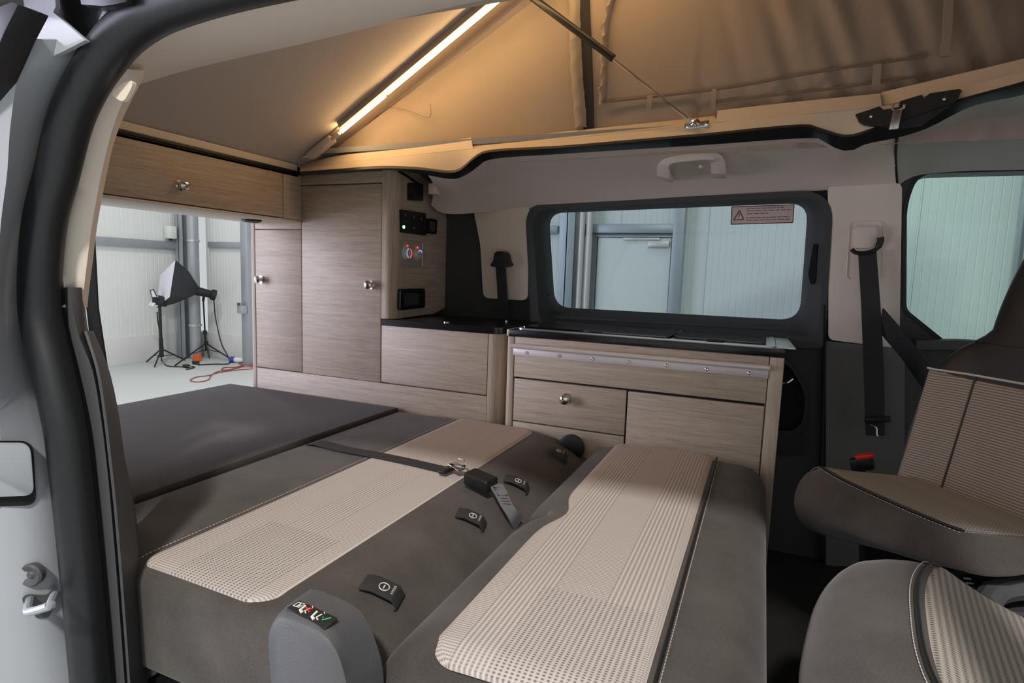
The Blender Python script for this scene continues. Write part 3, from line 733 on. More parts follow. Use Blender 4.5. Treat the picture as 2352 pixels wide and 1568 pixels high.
# pop-top: lining (hinged at the rear), canvas sides, front canvas
SL = 0.518
def rz_(x): return 1.428 + SL * (x + 1.80)
cl = MB(); cl.add([(RX - .02, .80, rz_(RX - .02)), (RX - .02, 2.0, rz_(RX - .02)), (.85, 2.0, rz_(.85)), (.85, .80, rz_(.85))], [(0, 1, 2, 3)])
tag(cl.build('ceiling', 'roof_lining', solid=0.012), 'sloping grey lining of the raised pop-top roof', 'ceiling', kind='structure')
tag(MB().add([(-1.95, .70, rz_(-1.95) + .06), (-1.95, 2.1, rz_(-1.95) + .06), (.95, 2.1, rz_(.95) + .07), (.95, .70, rz_(.95) + .07)], [(0, 1, 2, 3)]).build('roof_shell', 'body_white', solid=0.03), 'white pop-top roof shell raised at the front', 'roof', kind='structure')
def canvas_side(name, Y, m, label, folds):
    n, k = 200, 30; rows = []
    for j in range(k):
        t = j / (k - 1); row = []
        for i in range(n):
            x = -1.78 + (2.60) * i / (n - 1); z0 = 1.40; z1 = rz_(x) - .004
            z = z0 + (max(z1, z0 + .004) - z0) * t; y = Y
            if folds and x > -.25:
                w = min(1, (x + .25) / .3)
                y += .016 * w * math.sin(46 * (x + .45 * (z - 1.5)) + 2.5 * math.sin(5 * x + 3 * z)) * (0.25 + .9 * t) + .005 * w * math.sin(95 * x + 31 * z)
            elif folds:
                y += .006 * math.sin(5 * x + 4 * z)
            row.append(Vector((x, y, z)))
        rows.append(row)
    return tag(MB().loft(rows, close=False).build(name, m, ang=180), label, 'canvas', kind='structure')
canvas_side('wall_canvas_far', 1.975, 'canvas', 'warm-lit brown canvas side of the pop-top roof', True)
canvas_side('wall_canvas_near', 0.83, 'canvas', 'brown canvas side of the pop-top above the sliding door', False)
tag(MB().add([(.84, .83, 1.40), (.84, 1.99, 1.40), (.84, 1.99, rz_(.84)), (.84, .83, rz_(.84))], [(0, 1, 2, 3)]).build('wall_canvas_front', 'canvas_dark', solid=.004), 'brown canvas front of the pop-top roof', 'canvas', kind='structure')
CYp = 1.965
cf = thing('canvas_window', P(1400, 250, Y=CYp), 'rolled canvas window flap with zips on the pop-top side', 'window flap')
def cpl(px, Y=None): return [P(u, v, Y=Y or CYp) for u, v in px]
mb = MB(); pts = catmull(cpl([(1352, 300), (1352, 250), (1350, 180), (1347, 100), (1344, 40), (1341, -40), (1338, -120)]), 30)
mb.strap(pts, (1, 0, 0), .033, .008); mb.build('black_strap', 'webbing', cf)
def crumple(px, w, name, m):
    pts = catmull(cpl(px, CYp - .004), 40); L0 = []; R0 = []; mid_ = []
    for i, p in enumerate(pts):
        wob = .006 * math.sin(i * 1.3) + .004 * math.sin(i * 2.9)
        L0.append(p + Vector((-w / 2 + wob * .3, .004, 0))); R0.append(p + Vector((w / 2 - wob * .2, .004, 0))); mid_.append(p + Vector((wob, -.014 - .5 * abs(wob), 0)))
    q1 = [a.lerp(b, .5) + Vector((0, -.008, .004 * math.sin(i * 2.1))) for i, (a, b) in enumerate(zip(L0, mid_))]
    q2 = [a.lerp(b, .5) + Vector((0, -.008, -.004 * math.sin(i * 1.7))) for i, (a, b) in enumerate(zip(R0, mid_))]
    MB().loft([L0, q1, mid_, q2, R0], close=False).build(name, m, cf, ang=80, solid=.002)
crumple([(1334, 293), (1332, 250), (1327, 200), (1323, 130), (1320, 60), (1318, -40), (1315, -120)], .043, 'rolled_edge', 'canvas')
crumple([(1381, 235), (1384, 200), (1386, 130), (1390, 60), (1402, 5), (1425, -60)], .02, 'zip_flap', 'canvas')
mb = MB(); mb.tube(cpl([(1380, 205), (1381, 220), (1379, 240)], CYp - .01), .006, 6); mb.build('zip_pull', 'stitch', cf)
flapc = cpl([(1388, 234), (1500, 222), (1680, 200), (1860, 168), (2050, 140), (2130, 128)], CYp - .006)
MB().tube(catmull(flapc, 40), .004, 6).build('hem', 'canvas_dark', cf)
for u, v, h, w in ((1493, 219, 32, .017), (1640, 205, 45, .014), (2015, 147, 48, .02)):
    MB().strap([P(u, v, Y=CYp - .012), P(u - 1, v + h * .5, Y=CYp - .018), P(u - 3, v + h, Y=CYp - .012)], (1, 0, 0), w, .003).build('strap_loop', 'canvas', cf)
MB().strap(cpl([(2180, -20), (2176, 60), (2170, 130)], CYp - .03), (1, 0, 0), .02, .006).build('side_hem', 'canvas', cf)
MB().strap(catmull(cpl([(870, 243), (930, 252), (985, 270), (988, 238)], CYp - .004), 20), (0, 1, 0), .002, .002).build('vent_seam', 'canvas_dark', cf)
MB().tube(catmull(cpl([(1640, 235), (1900, 205), (2010, 190), (2130, 172)], CYp - .006), 20), .003, 6).build('hem', 'canvas_dark', cf)

# roof frame rail with LED strip, gas strut, latch
fr = thing('led_light_bar', Vector((-1.70, 1.86, rz_(-1.70))), 'warm glowing LED strip along the pop-top roof edge', 'light')
dS = Vector((1, 0, SL)).normalized(); nS = Vector((SL, 0, -1)).normalized()
def onroof(x, y, dn): return Vector((x, y, rz_(x))) + nS * dn
def roof_hit(u, v, dn):
    """measured point on a plane dn below the roof lining"""
    o_ = Vector((0, 0, CAMZ)); d_ = P(u, v, Y=1.0) - o_; k0 = rz_(0.0) - dn * math.sqrt(1 + SL * SL)
    t_ = (k0 - o_.z) / (d_.z - SL * d_.x); return o_ + d_ * t_
def bar(p, q, w, h, name, m, par, bev=.0): 
    ax_ = (q - p).normalized(); sd_2 = Vector((0, 1, 0)); sd_2 = (sd_2 - ax_ * sd_2.dot(ax_)).normalized()
    return MB().obox((p + q) / 2, ax_, sd_2, ax_.cross(sd_2), (q - p).length / 2, w, h).build(name, m, par, bevel=bev)
def ext(p, q, k): return p + (q - p) * k
r0, r1 = roof_hit(742, 342, .008), roof_hit(1150, 2, .008)
bar(ext(r0, r1, -.03), ext(r0, r1, 2.3), .052, .006, 'rail', 'canvas', fr, .003)
l0, l1, l2 = roof_hit(783, 303, .036), roof_hit(884, 219, .036), roof_hit(1146, 0, .036)
bar(l0, l1, .0055, .005, 'led_strip', 'led_warm', fr)
bar(roof_hit(888, 214, .036), ext(l1, l2, 2.45), .0065, .005, 'led_strip', 'led_warm', fr)
for dy in (-.015, .015):
    bar(l0 + Vector((0, dy, .0215)), ext(l0, l2, 2.2) + Vector((0, dy, .0215)), .002, .0125, 'channel', 'canvas', fr)
bar(ext(l0, l2, -.075), ext(l0, l2, -.012), .0075, .005, 'connector', 'stitch', fr, .001)
bar(roof_hit(712, 360, .03), roof_hit(764, 318, .03), .018, .012, 'end_bracket', 'roof_lining', fr, .003)
MB().tube(catmull([roof_hit(712, 358, .035), roof_hit(696, 362, .03), P(689, 372, X=-1.79), P(687, 384, X=-1.79)], 12), .003, 6).build('feed_wire', 'stitch', fr)
gs = thing('gas_strut', P(1600, 288, Y=1.885), 'black gas strut holding up the pop-top roof', 'strut')
g0, g1, g2 = P(1594, 284, Y=1.875), P(1406, 132, Y=1.88), P(1222, -6, Y=1.885)
kk = 0.0
while True:                                     # the strut ends on the roof lining
    g3 = g1 + (g2 - g1) * (1 + kk)
    if g3.z > rz_(g3.x) - .035 or kk > 1.5: break
    kk += .02
MB().tube([g1, g3], .0115, 14).build('cylinder', 'rubber', gs)
MB().lathe(g1, g1 - g2, [(-.012, .0122), (.004, .0122), (.006, .006)], 14).build('collar', 'rubber', gs)
MB().tube([g0, g1], .0048, 10).build('piston_rod', 'chrome', gs)
MB().tube([g0, g0.lerp(g1, .07)], .0075, 10).build('rod_end', 'aluminium', gs)
MB().lathe(P(1597, 282, Y=1.872), (0, -1, 0), [(-.01, .005), (-.004, .012), (.003, .013), (.008, .006)], 14).build('ball_joint', 'chrome', gs)
MB().obox(P(1600, 287, Y=1.89), (1, 0, .07), (0, 1, 0), (0, 0, 1), .036, .003, .009).build('foot_plate', 'steel', gs, bevel=.002)
for u, v in ((1578, 290), (1622, 284)): MB().lathe(P(u, v, Y=1.884), (0, -1, 0), [(-.004, .006), (.003, .006), (.005, .002)], 8).build('bolt', 'chrome', gs)
lt = thing('roof_latch', P(2080, 270, Y=1.84), 'black metal roof latch with hanging clip above the pillar', 'latch')
ly = 1.835
lo = [(1966, 262), (2020, 244), (2030, 252), (2066, 246), (2068, 232), (2118, 217), (2122, 226), (2136, 214), (2204, 204), (2210, 208), (2196, 234), (2120, 285), (2060, 296), (1986, 286), (1975, 280)]
def yl(u): return yat(u) - .042
MB().loft([[P(u, v, Y=yl(u)) for u, v in lo], [P(u, v, Y=yl(u)) + Vector((0, .014, 0)) for u, v in lo]]).build('bracket', 'black_plastic', lt)
MB().tube(catmull([P(u, v, Y=yl(u) - .006) for u, v in ((2051, 238), (2050, 250), (2058, 254), (2074, 249), (2078, 240))], 14), .003, 8).build('wire_loop', 'steel', lt)
MB().obox(P(2057, 275, Y=yl(2057) - .012), Vector((1, 0, .05)), (0, 1, 0), (P(2062, 254, Y=ly) - P(2052, 297, Y=ly)), .0105, .004, .024).build('clip', 'steel', lt, bevel=.002)
for u, v in ((2000, 267), (2168, 227)): MB().lathe(P(u, v, Y=yl(u)), (0, -1, 0), [(-.003, .004), (.003, .004), (.004, .001)], 10).build('screw', 'chrome', lt)

# grab handle and coat hook on the cove
def cove_pt(u, v, dy=0): return P(u, v, Y=2.19 + dy)
gh = thing('grab_handle', cove_pt(1590, 400), 'beige plastic grab handle on the headliner above the window', 'handle')
hpts = [(1524, 408), (1525, 390), (1530, 376), (1546, 368), (1580, 363), (1610, 360), (1638, 360), (1648, 366), (1650, 380), (1650, 400)]
pts = catmull([P(u, v, Y=2.0 + (v - 355) * .0019) for u, v in hpts], 40)
loops = []
for i, p in enumerate(pts):
    t = (pts[min(i + 1, 39)] - pts[max(i - 1, 0)]).normalized(); nn = Vector((0, -1, 0)).cross(t).normalized()
    e = min(i, 39 - i) / 39.0; w = .011 if e > .28 else .011 + .011 * min(1, (.28 - e) / .12)
    d = .012 + (.07 if e < .12 else 0)
    loops.append([p + nn * w + Vector((0, -.012, 0)), p - nn * w + Vector((0, -.012, 0)), p - nn * w + Vector((0, d, 0)), p + nn * w + Vector((0, d, 0))])
MB().loft(loops).build('grip', 'beige_trim', gh, bevel=.004, ang=50)
MB().lathe(P(1611, 384, Y=2.06), (0, -1, 0), [(-.03, .004), (.01, .006), (.018, .007), (.022, .003)], 12).build('hook_peg', 'beige_trim', gh)
ch = thing('coat_hook', P(994, 433, Y=2.07), 'small beige square cap at the rear end of the headliner', 'cap')
mb = rbox(-.018, .018, -.008, .03, -.022, .022, .006, (2, 2, 2)); q = P(994, 433, Y=2.07); mb.v = [p + q for p in mb.v]
mb.build('cap', 'beige_trim', ch)

# ------------------------------------------------------------------ door frame at the near left
def vstrip(rows, cols):
    """rows: (v, u0, u1, ...) edges of a vertical strip; cols: depth Y of each edge"""
    curves = [[P(r[1 + k], r[0], Y=cols[k]) for r in rows] for k in range(len(cols))]
    n = max(30, len(rows) * 4); return [catmull(c_, n) for c_ in curves]
SEAL = [(1700, 222), (1568, 209), (1420, 196), (1250, 180), (1100, 164), (980, 149), (850, 121), (760, 100), (700, 92), (600, 94), (500, 105), (400, 131), (300, 155), (240, 176), (180, 206), (130, 240), (80, 282), (35, 345), (2, 425), (-28, 520), (-62, 660), (-110, 880), (-165, 1150), (-230, 1500)]
YS = 0.57
sp = catmull([P(u, v, Y=YS) for v, u in SEAL], 110)
tag(MB().tube(sp, .029, 16).build('trim_8', 'rubber'), 'thick black rubber seal around the sliding door opening', 'trim', kind='structure')
# second lip of the seal on its inner side
sp2 = catmull([P(u + o, v, Y=YS + .03) for (v, u), o in zip(SEAL[:12], (48, 46, 46, 46, 46, 45, 44, 44, 44, 44, 42, 40))], 60)
tag(MB().tube(sp2, .011, 10).build('trim_9', 'black_gap'), 'inner black lip of the door seal', 'trim', kind='structure')
# painted jamb of the body, left of the seal
jr = [(1750, -260, 40, 130, 178), (1568, -260, 30, 120, 176), (1420, -260, 20, 110, 160), (1250, -260, 10, 100, 148), (1100, -260, 5, 90, 135), (980, -260, 0, 70, 115), (850, -260, -5, 45, 85), (760, -260, -8, 30, 68), (700, -260, -8, 22, 58), (600, -255, -5, 25, 62), (500, -245, 2, 40, 75), (400, -230, 15, 60, 98), (300, -215, 22, 80, 124), (200, -200, 35, 110, 165), (130, -190, 45, 140, 205), (90, -180, 52, 150, 225)]
js = vstrip(jr, [0.44, 0.50, 0.545, 0.58])
jm = MB().loft(js, close=False)
tag(jm.build('wall_jamb', 'body_white', ang=60, solid=.004), 'white painted door jamb at the near left', 'wall', kind='structure')
# top of the jamb: white plate shaped like the lamp-lit patch there
sh = thing('trim_10', P(110, 60, Y=.5), 'top of the door jamb with a plate shaped as its lit patch', 'trim', kind='structure')
hp_ = [(18, 82), (45, 96), (72, 98), (120, 131), (196, 92), (122, 28), (128, 14), (124, -40), (40, -60), (56, 12)]
MB().plate([(lambda p: (p.x, p.z))(P(u, v, Y=.535)) for u, v in hp_], [], onY, .535, .541).build('lit_patch', 'body_white', sh)
MB().plate([(lambda p: (p.x, p.z))(P(u, v, Y=.56)) for u, v in ((118, -60), (122, 25), (204, 100), (262, 60), (330, 10), (420, -60))], [], onY, .565, .60).build('shadow_gap', 'black_plastic', sh)
MB().plate([(lambda p: (p.x, p.z))(P(u, v, Y=.55)) for u, v in ((196, 92), (240, 55), (300, 15), (420, -40), (620, -90), (600, -150), (250, -150), (228, 20))], [], onY, .555, .562).build('upper_jamb', 'body_white', sh)
MB().plate([(lambda p: (p.x, p.z))(P(u, v, Y=.53)) for u, v in ((178, -40), (186, 10), (235, 14), (262, 10), (290, 4), (290, -40))], [], onY, .53, .55).build('door_rail', 'black_plastic', sh, bevel=.002)
MB().plate([(lambda p: (p.x, p.z))(P(u, v, Y=.47)) for u, v in ((-80, 60), (0, 22), (38, 8), (52, 14), (20, 78), (-4, 135), (-60, 260))], [], onY, .465, .50).build('corner_rubber', 'rubber', sh, bevel=.003)
# flap, plug and striker on the jamb
fp = thing('fuel_flap', P(40, 1140, Y=.52), 'white rounded flap set into the door jamb', 'flap')
def yj(u): return .500 + (u * .00056 if u > 0 else u * .0004)
def jloop(px, r, dy): return [P(u, v, Y=yj(u) + dy) for u, v in roundpoly(px, r, 6)]
fo = [(-160, 1012), (76, 1012), (84, 1160), (-160, 1168)]; fi = [(-160, 1016), (70, 1016), (79, 1137), (-160, 1147)]
MB().loft([jloop(fo, [0, 30, 26, 0], -.010), jloop(fo, [0, 30, 26, 0], .004)]).build('gap', 'black_gap', fp)
MB().loft([jloop(fi, [0, 27, 22, 0], -.0135), jloop(fi, [0, 27, 22, 0], .002)]).build('panel', 'body_white', fp, bevel=.001)
tag(MB().lathe(P(66, 1323, Y=.522), (.45, -1, 0), [(-.012, .019), (-.002, .0195), (.001, .017), (-.001, .011), (-.004, .007), (-.001, .004)], 24).build('rubber_plug', 'grey_plastic'), 'round grey rubber plug in the door jamb above the striker', 'plug')
sk = thing('door_striker', P(92, 1395, Y=.51), 'zinc door striker loop bolted to the door jamb', 'striker')
def yk(u): return .500 + (u - 18) * .0005 if u < 108 else .545 + (u - 108) * .0007
skp = roundpoly([(50, 1372), (62, 1364), (108, 1366), (122, 1350), (140, 1356), (134, 1376), (112, 1418), (82, 1420), (74, 1396), (54, 1388)], 8, 4)
MB().loft([[P(u, v, Y=yk(u) - .004) for u, v in skp], [P(u, v, Y=yk(u) + .008) for u, v in skp]]).build('base_plate', 'grey_plastic', sk)
MB().tube(catmull([P(u, v, Y=y) for u, v, y in ((70, 1374, .525), (66, 1390, .50), (64, 1402, .49), (72, 1404, .485), (112, 1392, .485), (118, 1384, .495), (126, 1366, .525))], 24), .0065, 10).build('loop', 'zinc', sk)

# inner trims of the rear door pillar
br_ = [(160, 262, 306, 330), (185, 244, 300, 322), (260, 206, 268, 284), (330, 184, 246, 258), (420, 163, 226, 238), (520, 145, 208, 220), (600, 136, 198, 210), (680, 132, 188, 200), (705, 140, 186, 198)]
bs = vstrip(br_, [0.60, 0.625, 0.70])
mb = MB().loft([bs[0], [x.lerp(y, .5) + Vector((0, -.012, 0)) for x, y in zip(bs[0], bs[1])], bs[1], bs[2]], close=False)
tp = tag(mb.build('trim_11', 'beige_trim', ang=60, solid=.004), 'beige upper trim of the rear door pillar', 'trim', kind='structure')
MB().plate(roundpoly([(lambda p: (p.x, p.z))(P(u, v, Y=.586)) for u, v in ((252, 216), (282, 190), (305, 184), (303, 200), (283, 236))], .01, 4), [], onY, .586, .592).build('airbag_tab', 'cream_lip', tp)
dr = [(660, 130, 160, 184, 190), (760, 140, 178, 192, 200), (850, 165, 212, 222, 232), (950, 188, 230, 238, 258), (1050, 200, 243, 251, 276), (1160, 210, 254, 262, 300), (1300, 222, 266, 274, 318), (1430, 232, 276, 284, 330), (1568, 240, 286, 294, 338), (1720, 250, 296, 304, 348)]
ds = vstrip(dr, [0.61, 0.60, 0.615, 0.68])
mb = MB().loft(ds, close=False)
lt_ = tag(mb.build('trim_12', 'grey_plastic', ang=60, solid=.004), 'dark grey grained lower trim of the rear door pillar', 'trim', kind='structure')
di = [(760, 196, 206, 212), (850, 224, 240, 248), (950, 240, 262, 270), (1050, 252, 280, 284), (1160, 264, 300, 306), (1300, 276, 318, 324), (1430, 286, 330, 336), (1568, 296, 338, 345), (1720, 306, 348, 355)]
ii = vstrip(di, [0.60, 0.66, 0.76])
tag(MB().loft(ii, close=False).build('trim_13', 'dark_plastic', ang=60, solid=.004), 'dark inner edge of the rear door pillar trim', 'trim', kind='structure')
tag(MB().box(-2.30, -2.20, .46, 2.47, 1.27, 1.46).build('trim_18', 'body_white', bevel=.01), 'white roof header above the tailgate opening', 'trim', kind='structure')
tag(MB().box(.84, 1.75, .50, 2.46, 1.40, 1.455).build('ceiling_front', 'front_headliner', bevel=.01), 'grey headliner over the cab', 'headliner', kind='structure')
tag(MB().box(.80, .838, .84, 1.93, 1.385, 1.455).build('trim_19', 'cream_lip', bevel=.008), 'cream cross lip at the front of the roof opening', 'trim', kind='structure')
# near side wall behind the pillar and body skin outside
nw = MB(); nw.box(-2.25, -1.32, .50, .62, 0, .95)
tag(nw.build('wall_right_rear', 'dark_plastic', bevel=.01), 'dark lower side wall beside the mattress, behind the pillar', 'wall', kind='structure')
tag(MB().box(-2.25, -1.18, .44, .50, -.35, 1.46).build('wall_outer_near', 'body_white', bevel=.01), 'white body side behind the sliding door opening', 'wall', kind='structure')
tag(MB().box(-2.25, -1.42, .50, .66, 1.25, 1.46).build('trim_14', 'headliner', bevel=.02), 'beige headliner edge above the near rear side wall', 'trim', kind='structure')
tag(MB().box(.31, .42, .46, .58, -.35, 1.46).build('trim_15', 'dark_plastic', bevel=.02), 'dark front pillar of the sliding door opening', 'trim', kind='structure')
tag(MB().box(-1.2, 1.75, .46, .58, 1.40, 1.46).build('trim_16', 'body_white', bevel=.01), 'white roof rail above the sliding door', 'trim', kind='structure')
tag(MB().box(-1.2, .3, .46, .60, -.35, -.02).build('trim_17', 'dark_plastic', bevel=.01), 'dark door sill step', 'trim', kind='structure')
tag(MB().box(.43, 1.75, .46, .56, -.35, .80).build('wall_cab_near', 'body_white', bevel=.01), 'white cab door below its window', 'wall', kind='structure')
# near rear belt: dark strap hanging across the tailgate view
bt = thing('seat_belt', P(270, 975, Y=.80), 'black belt hanging diagonally beside the tailgate opening', 'belt', 'seat belts on the van walls')
bp_ = [P(u, v, Y=y) for u, v, y in ((205, 470, .77), (213, 545, .78), (212, 700, .80), (233, 860, .84), (263, 1015, .88))]
bw_ = (.010, .010, .036, .047, .047)
MB().strap(bp_, lambda i: P(300, 700, Y=.8) - P(200, 700, Y=.8), lambda i: bw_[i], .004).build('strap', 'webbing', bt)
MB().obox(P(198, 462, Y=.775), (1, 0, 0), (0, 1, 0), (0, 0, 1), .012, .012, .02).build('upper_anchor', 'black_plastic', bt, bevel=.004)

# ------------------------------------------------------------------ cabinets
KN = [(0, .0), (0, .0055), (.012, .0055), (.016, .011), (.020, .0165), (.026, .018), (.032, .0165), (.036, .010), (.037, 0)]
KNB = [(0, 0), (0, .0175), (.003, .0175), (.004, .006), (.012, .006), (.016, .0145), (.022, .0175), (.028, .0165), (.033, .010), (.034, 0)]
def knob(c, ax, parent): return MB().lathe(c, ax, KNB, 28).build('knob', 'chrome', parent)
def panel(x0, x1, y0, y1, z0, z1, m, name, parent, b=.0012): return MB().box(x0, x1, y0, y1, z0, z1).build(name, m, parent, bevel=b, seg=2)
CYF = 1.92
# tall cabinet
tc_ = thing('tall_cabinet', (-1.73, CYF, 0), 'tall oak cabinet with two doors and chrome knobs', 'cabinet')
panel(-2.056, -1.40, CYF + .02, 2.36, 0, 1.378, 'oak_horizontal', 'carcass', tc_)
panel(-2.078, -2.058, CYF, 2.36, 0, 1.19, 'oak_upright', 'end_panel', tc_)
d = panel(-2.054, -1.796, CYF, CYF + .018, .5525, 1.153, 'oak_horizontal', 'door', tc_); knob((-2.021, CYF, .939), (0, -1, 0), d)
panel(-2.054, -1.796, CYF, CYF + .018, 1.157, 1.195, 'oak_horizontal', 'top_rail', tc_)
d = panel(-1.7915, -1.3915, CYF, CYF + .018, .5495, 1.331, 'oak_horizontal', 'door', tc_); knob((-1.437, CYF, .939), (0, -1, 0), d)
panel(-1.7915, -1.3895, CYF, CYF + .018, 1.336, 1.380, 'oak_horizontal', 'top_rail', tc_)
mb = MB(); prof = [(-1.3885, CYF), (-1.372, CYF)] + [(-1.372 + .037 * math.sin(a * PI / 16), CYF + .037 * (1 - math.cos(a * PI / 16))) for a in range(1, 9)] + [(-1.335, CYF + .07), (-1.3885, CYF + .07)]
mb.loft([[Vector((x, y, z)) for x, y in prof] for z in (.808, 1.385)]); mb.build('corner_post', 'oak_upright', tc_, ang=40)
# side panel follows the body side
SX = -1.335
spx = [(1.99, .81)] + [(lambda p: (p.y, p.z))(P(u, v, X=SX)) for u, v in ((940, 728), (1000, 718), (1052, 690), (1046, 640), (1034, 560), (1022, 480), (1000, 430), (960, 398))] + [(1.99, 1.385)]
MB().plate(spx, [], lambda a, b, t: Vector((t, a, b)), SX - .016, SX).build('side_panel', 'oak_horizontal', tc_)
MB().plate([(1.95, 1.385), (2.12, 1.352), (2.12, 1.345), (1.95, 1.376)], [], lambda a, b, t: Vector((t, a, b)), SX - .04, SX + .006).build('top_edging', 'black_plastic', tc_)
def onside(u, v, x=SX): p = P(u, v, X=x); return p
def sidebox(px, x0, x1, m, name, parent, r=.004, b=.0015):
    l = roundpoly([(lambda p: (p.y, p.z))(P(u, v, X=SX)) for u, v in px], r, 4)
    return MB().plate(l, [], lambda a, b_, t: Vector((t, a, b_)), x0, x1).build(name, m, parent, bevel=0)
cp = thing('switch_panel', P(945, 540, X=SX), 'black switch panel with a green lamp on the tall cabinet side', 'control panel')
f_ = sidebox([(917, 481), (973, 490), (974, 541), (918, 533)], SX, SX + .012, 'black_plastic', 'housing', cp)
MB().lathe(P(927, 521, X=SX + .012), (1, 0, 0), [(0, .006), (.003, .006), (.005, .003)], 14).build('green_lamp', 'led_green', cp)
for u, v in ((930, 494), (950, 498), (967, 502), (950, 524)): MB().lathe(P(u, v, X=SX + .012), (1, 0, 0), [(0, .006), (.004, .006), (.005, .003)], 12).build('button', 'grey_plastic', cp)
MB().tube([P(923, 507, X=SX + .0125), P(940, 510, X=SX + .0125)], .001, 4).build('divider', 'grey_plastic', cp)
us = thing('socket_plate', P(988, 518, X=SX), 'small black rounded socket right of the switch panel', 'socket')
sidebox([(976, 501), (999, 504), (998, 538), (977, 536)], SX, SX + .012, 'black_plastic', 'frame', us, r=.012)
sidebox([(981, 507), (994, 509), (993, 532), (982, 530)], SX + .008, SX + .014, 'dark_plastic', 'inner_frame', us, r=.008)
hc_ = thing('heater_control', P(945, 585, X=SX), 'silver heater control with two lit dials on the tall cabinet side', 'control panel')
sidebox([(917, 551), (972, 557), (972, 612), (917, 610)], SX, SX + .005, 'panel_silver', 'face_plate', hc_)
MB().tube([P(971, 558, X=SX + .006), P(971, 611, X=SX + .006)], .0025, 6).build('edge_strip', 'aluminium', hc_)
for (u, v), rr, nm in (((933, 581), .030, 0), ((958, 583), .027, 1)):
    c0 = P(u, v, X=SX + .005)
    dl = MB().lathe(c0, (1, 0, 0), [(0, rr), (.003, rr), (.005, rr * .9), (.013, rr * .82), (.015, rr * .76), (.015, 0)], 28).build('dial', 'dial_silver', hc_)
    ce = c0 + Vector((.0155, 0, 0))
    def arc(a0, a1, r_, m, nm_):
        MB().tube([ce + Vector((0, r_ * math.sin(math.radians(a0 + (a1 - a0) * i / 10)), r_ * math.cos(math.radians(a0 + (a1 - a0) * i / 10)))) for i in range(11)], .0013, 6).build(nm_, m, dl)
    if nm == 0: arc(200, 340, rr * .6, 'led_blue', 'blue_arc'); arc(30, 170, rr * .6, 'led_red', 'red_arc')
    else: arc(-60, 60, rr * .55, 'led_blue', 'blue_arc')
    MB().lathe(c0 + Vector((.004, (-.2 if nm else .0) * rr, rr * .95)), (1, 0, 0), [(0, .004), (.004, .004), (.005, .001)], 10).build('marker_lamp', 'led_red', dl)
    MB().lathe(ce, (1, 0, 0), [(-.001, .004), (.001, .004), (.0015, .001)], 10).build('centre_dot', 'dial_silver', dl)
bx = thing('wall_speaker', P(945, 440, X=SX), 'small black box high on the tall cabinet side', 'speaker')
sidebox([(935, 420), (958, 424), (958, 462), (935, 459)], SX, SX + .03, 'black_plastic', 'housing', bx, r=.006)
rv = thing('recess_pull', P(940, 690, X=SX), 'black framed recess low on the tall cabinet side', 'recess')
lo_ = roundpoly([(lambda p: (p.y, p.z))(P(u, v, X=SX)) for u, v in ((913, 663), (969, 662), (969, 706), (912, 712))], .012, 5)
li_ = roundpoly([(lambda p: (p.y, p.z))(P(u, v, X=SX)) for u, v in ((921, 673), (961, 671), (961, 699), (921, 703))], .006, 5)
MB().plate(lo_, [li_], lambda a, b, t: Vector((t, a, b)), SX, SX + .016).build('frame', 'black_plastic', rv)
MB().plate(li_, [], lambda a, b, t: Vector((t, a, b)), SX + .0005, SX + .002).build('recess', 'dark_plastic', rv)

# low cabinet beside it with black worktop, and the common plinth board
lc = thing('low_cabinet', (-1.13, CYF, 0), 'low oak cabinet with rounded corner under a black worktop', 'cabinet')
panel(-1.3855, -.93, CYF + .02, 2.34, 0, .780, 'oak_horizontal', 'carcass', lc)
panel(-1.3855, -.9165, CYF, CYF + .018, .5535, .781, 'oak_horizontal', 'front_panel', lc)
pl_ = panel(-2.054, -.9145, CYF, CYF + .018, .0, .5475, 'oak_horizontal', 'plinth_board', lc)
mb = MB(); x0, x1 = -.913, -.866; prof = [(x0, CYF), (x1 - .04, CYF)] + [(x1 - .04 + .04 * math.sin(a * PI / 16), CYF + .04 * (1 - math.cos(a * PI / 16))) for a in range(1, 9)] + [(x1, 2.34), (x0, 2.34)]
mb.loft([[Vector((x, y, z)) for x, y in prof] for z in (0, .781)]); mb.build('corner_post', 'oak_upright', lc, ang=40)
wt = thing('worktop', (-1.13, CYF, .782), 'small black worktop on the low rear cabinet', 'worktop')
ol = roundpoly([(-1.3855, CYF - .004), (-.862, CYF - .004), (-.862, 2.35), (-1.3855, 2.35)], [0, .035, 0, 0], 6)
MB().plate(ol, [], lambda a, b, t: Vector((a, b, t)), .782, .806).build('top', 'black_top', wt, bevel=0)
MB().lathe(P(1026, 741, Z=.807), (0, 0, 1), [(0, .013), (.004, .013), (.006, .008)], 16).build('lock_button', 'steel', wt)
MB().lathe(P(1164, 738, Z=.807), (0, 0, 1), [(0, .006), (.003, .006), (.004, .003)], 10).build('screw', 'steel', wt)

# overhead cabinet across the rear
OX = -1.79
oc = thing('overhead_cabinet', (OX, 1.3, 1.19), 'oak overhead cabinet with flap and chrome knob above the tailgate', 'cabinet')
panel(OX - .27, OX - .02, .70, CYF, 1.20, 1.372, 'oak_horizontal', 'carcass', oc)
fl = panel(OX - .018, OX, .72, 1.815, 1.194, 1.374, 'oak_horizontal', 'flap_door', oc); knob((OX, 1.367, 1.253), (1, 0, 0), fl)
panel(OX - .018, OX, 1.819, CYF - .001, 1.192, 1.374, 'oak_horizontal', 'end_panel', oc)
panel(OX - .275, OX - .004, .70, CYF, 1.182, 1.1905, 'beige_trim', 'bottom_board', oc)
panel(OX - .25, OX + .004, .70, CYF - .001, 1.376, 1.388, 'black_plastic', 'top_edging', oc)
sp_ = P(578, 505, Z=1.181)
spo = thing('spot_lamp', sp_, 'flat dark spot lamp under the overhead cabinet', 'lamp')
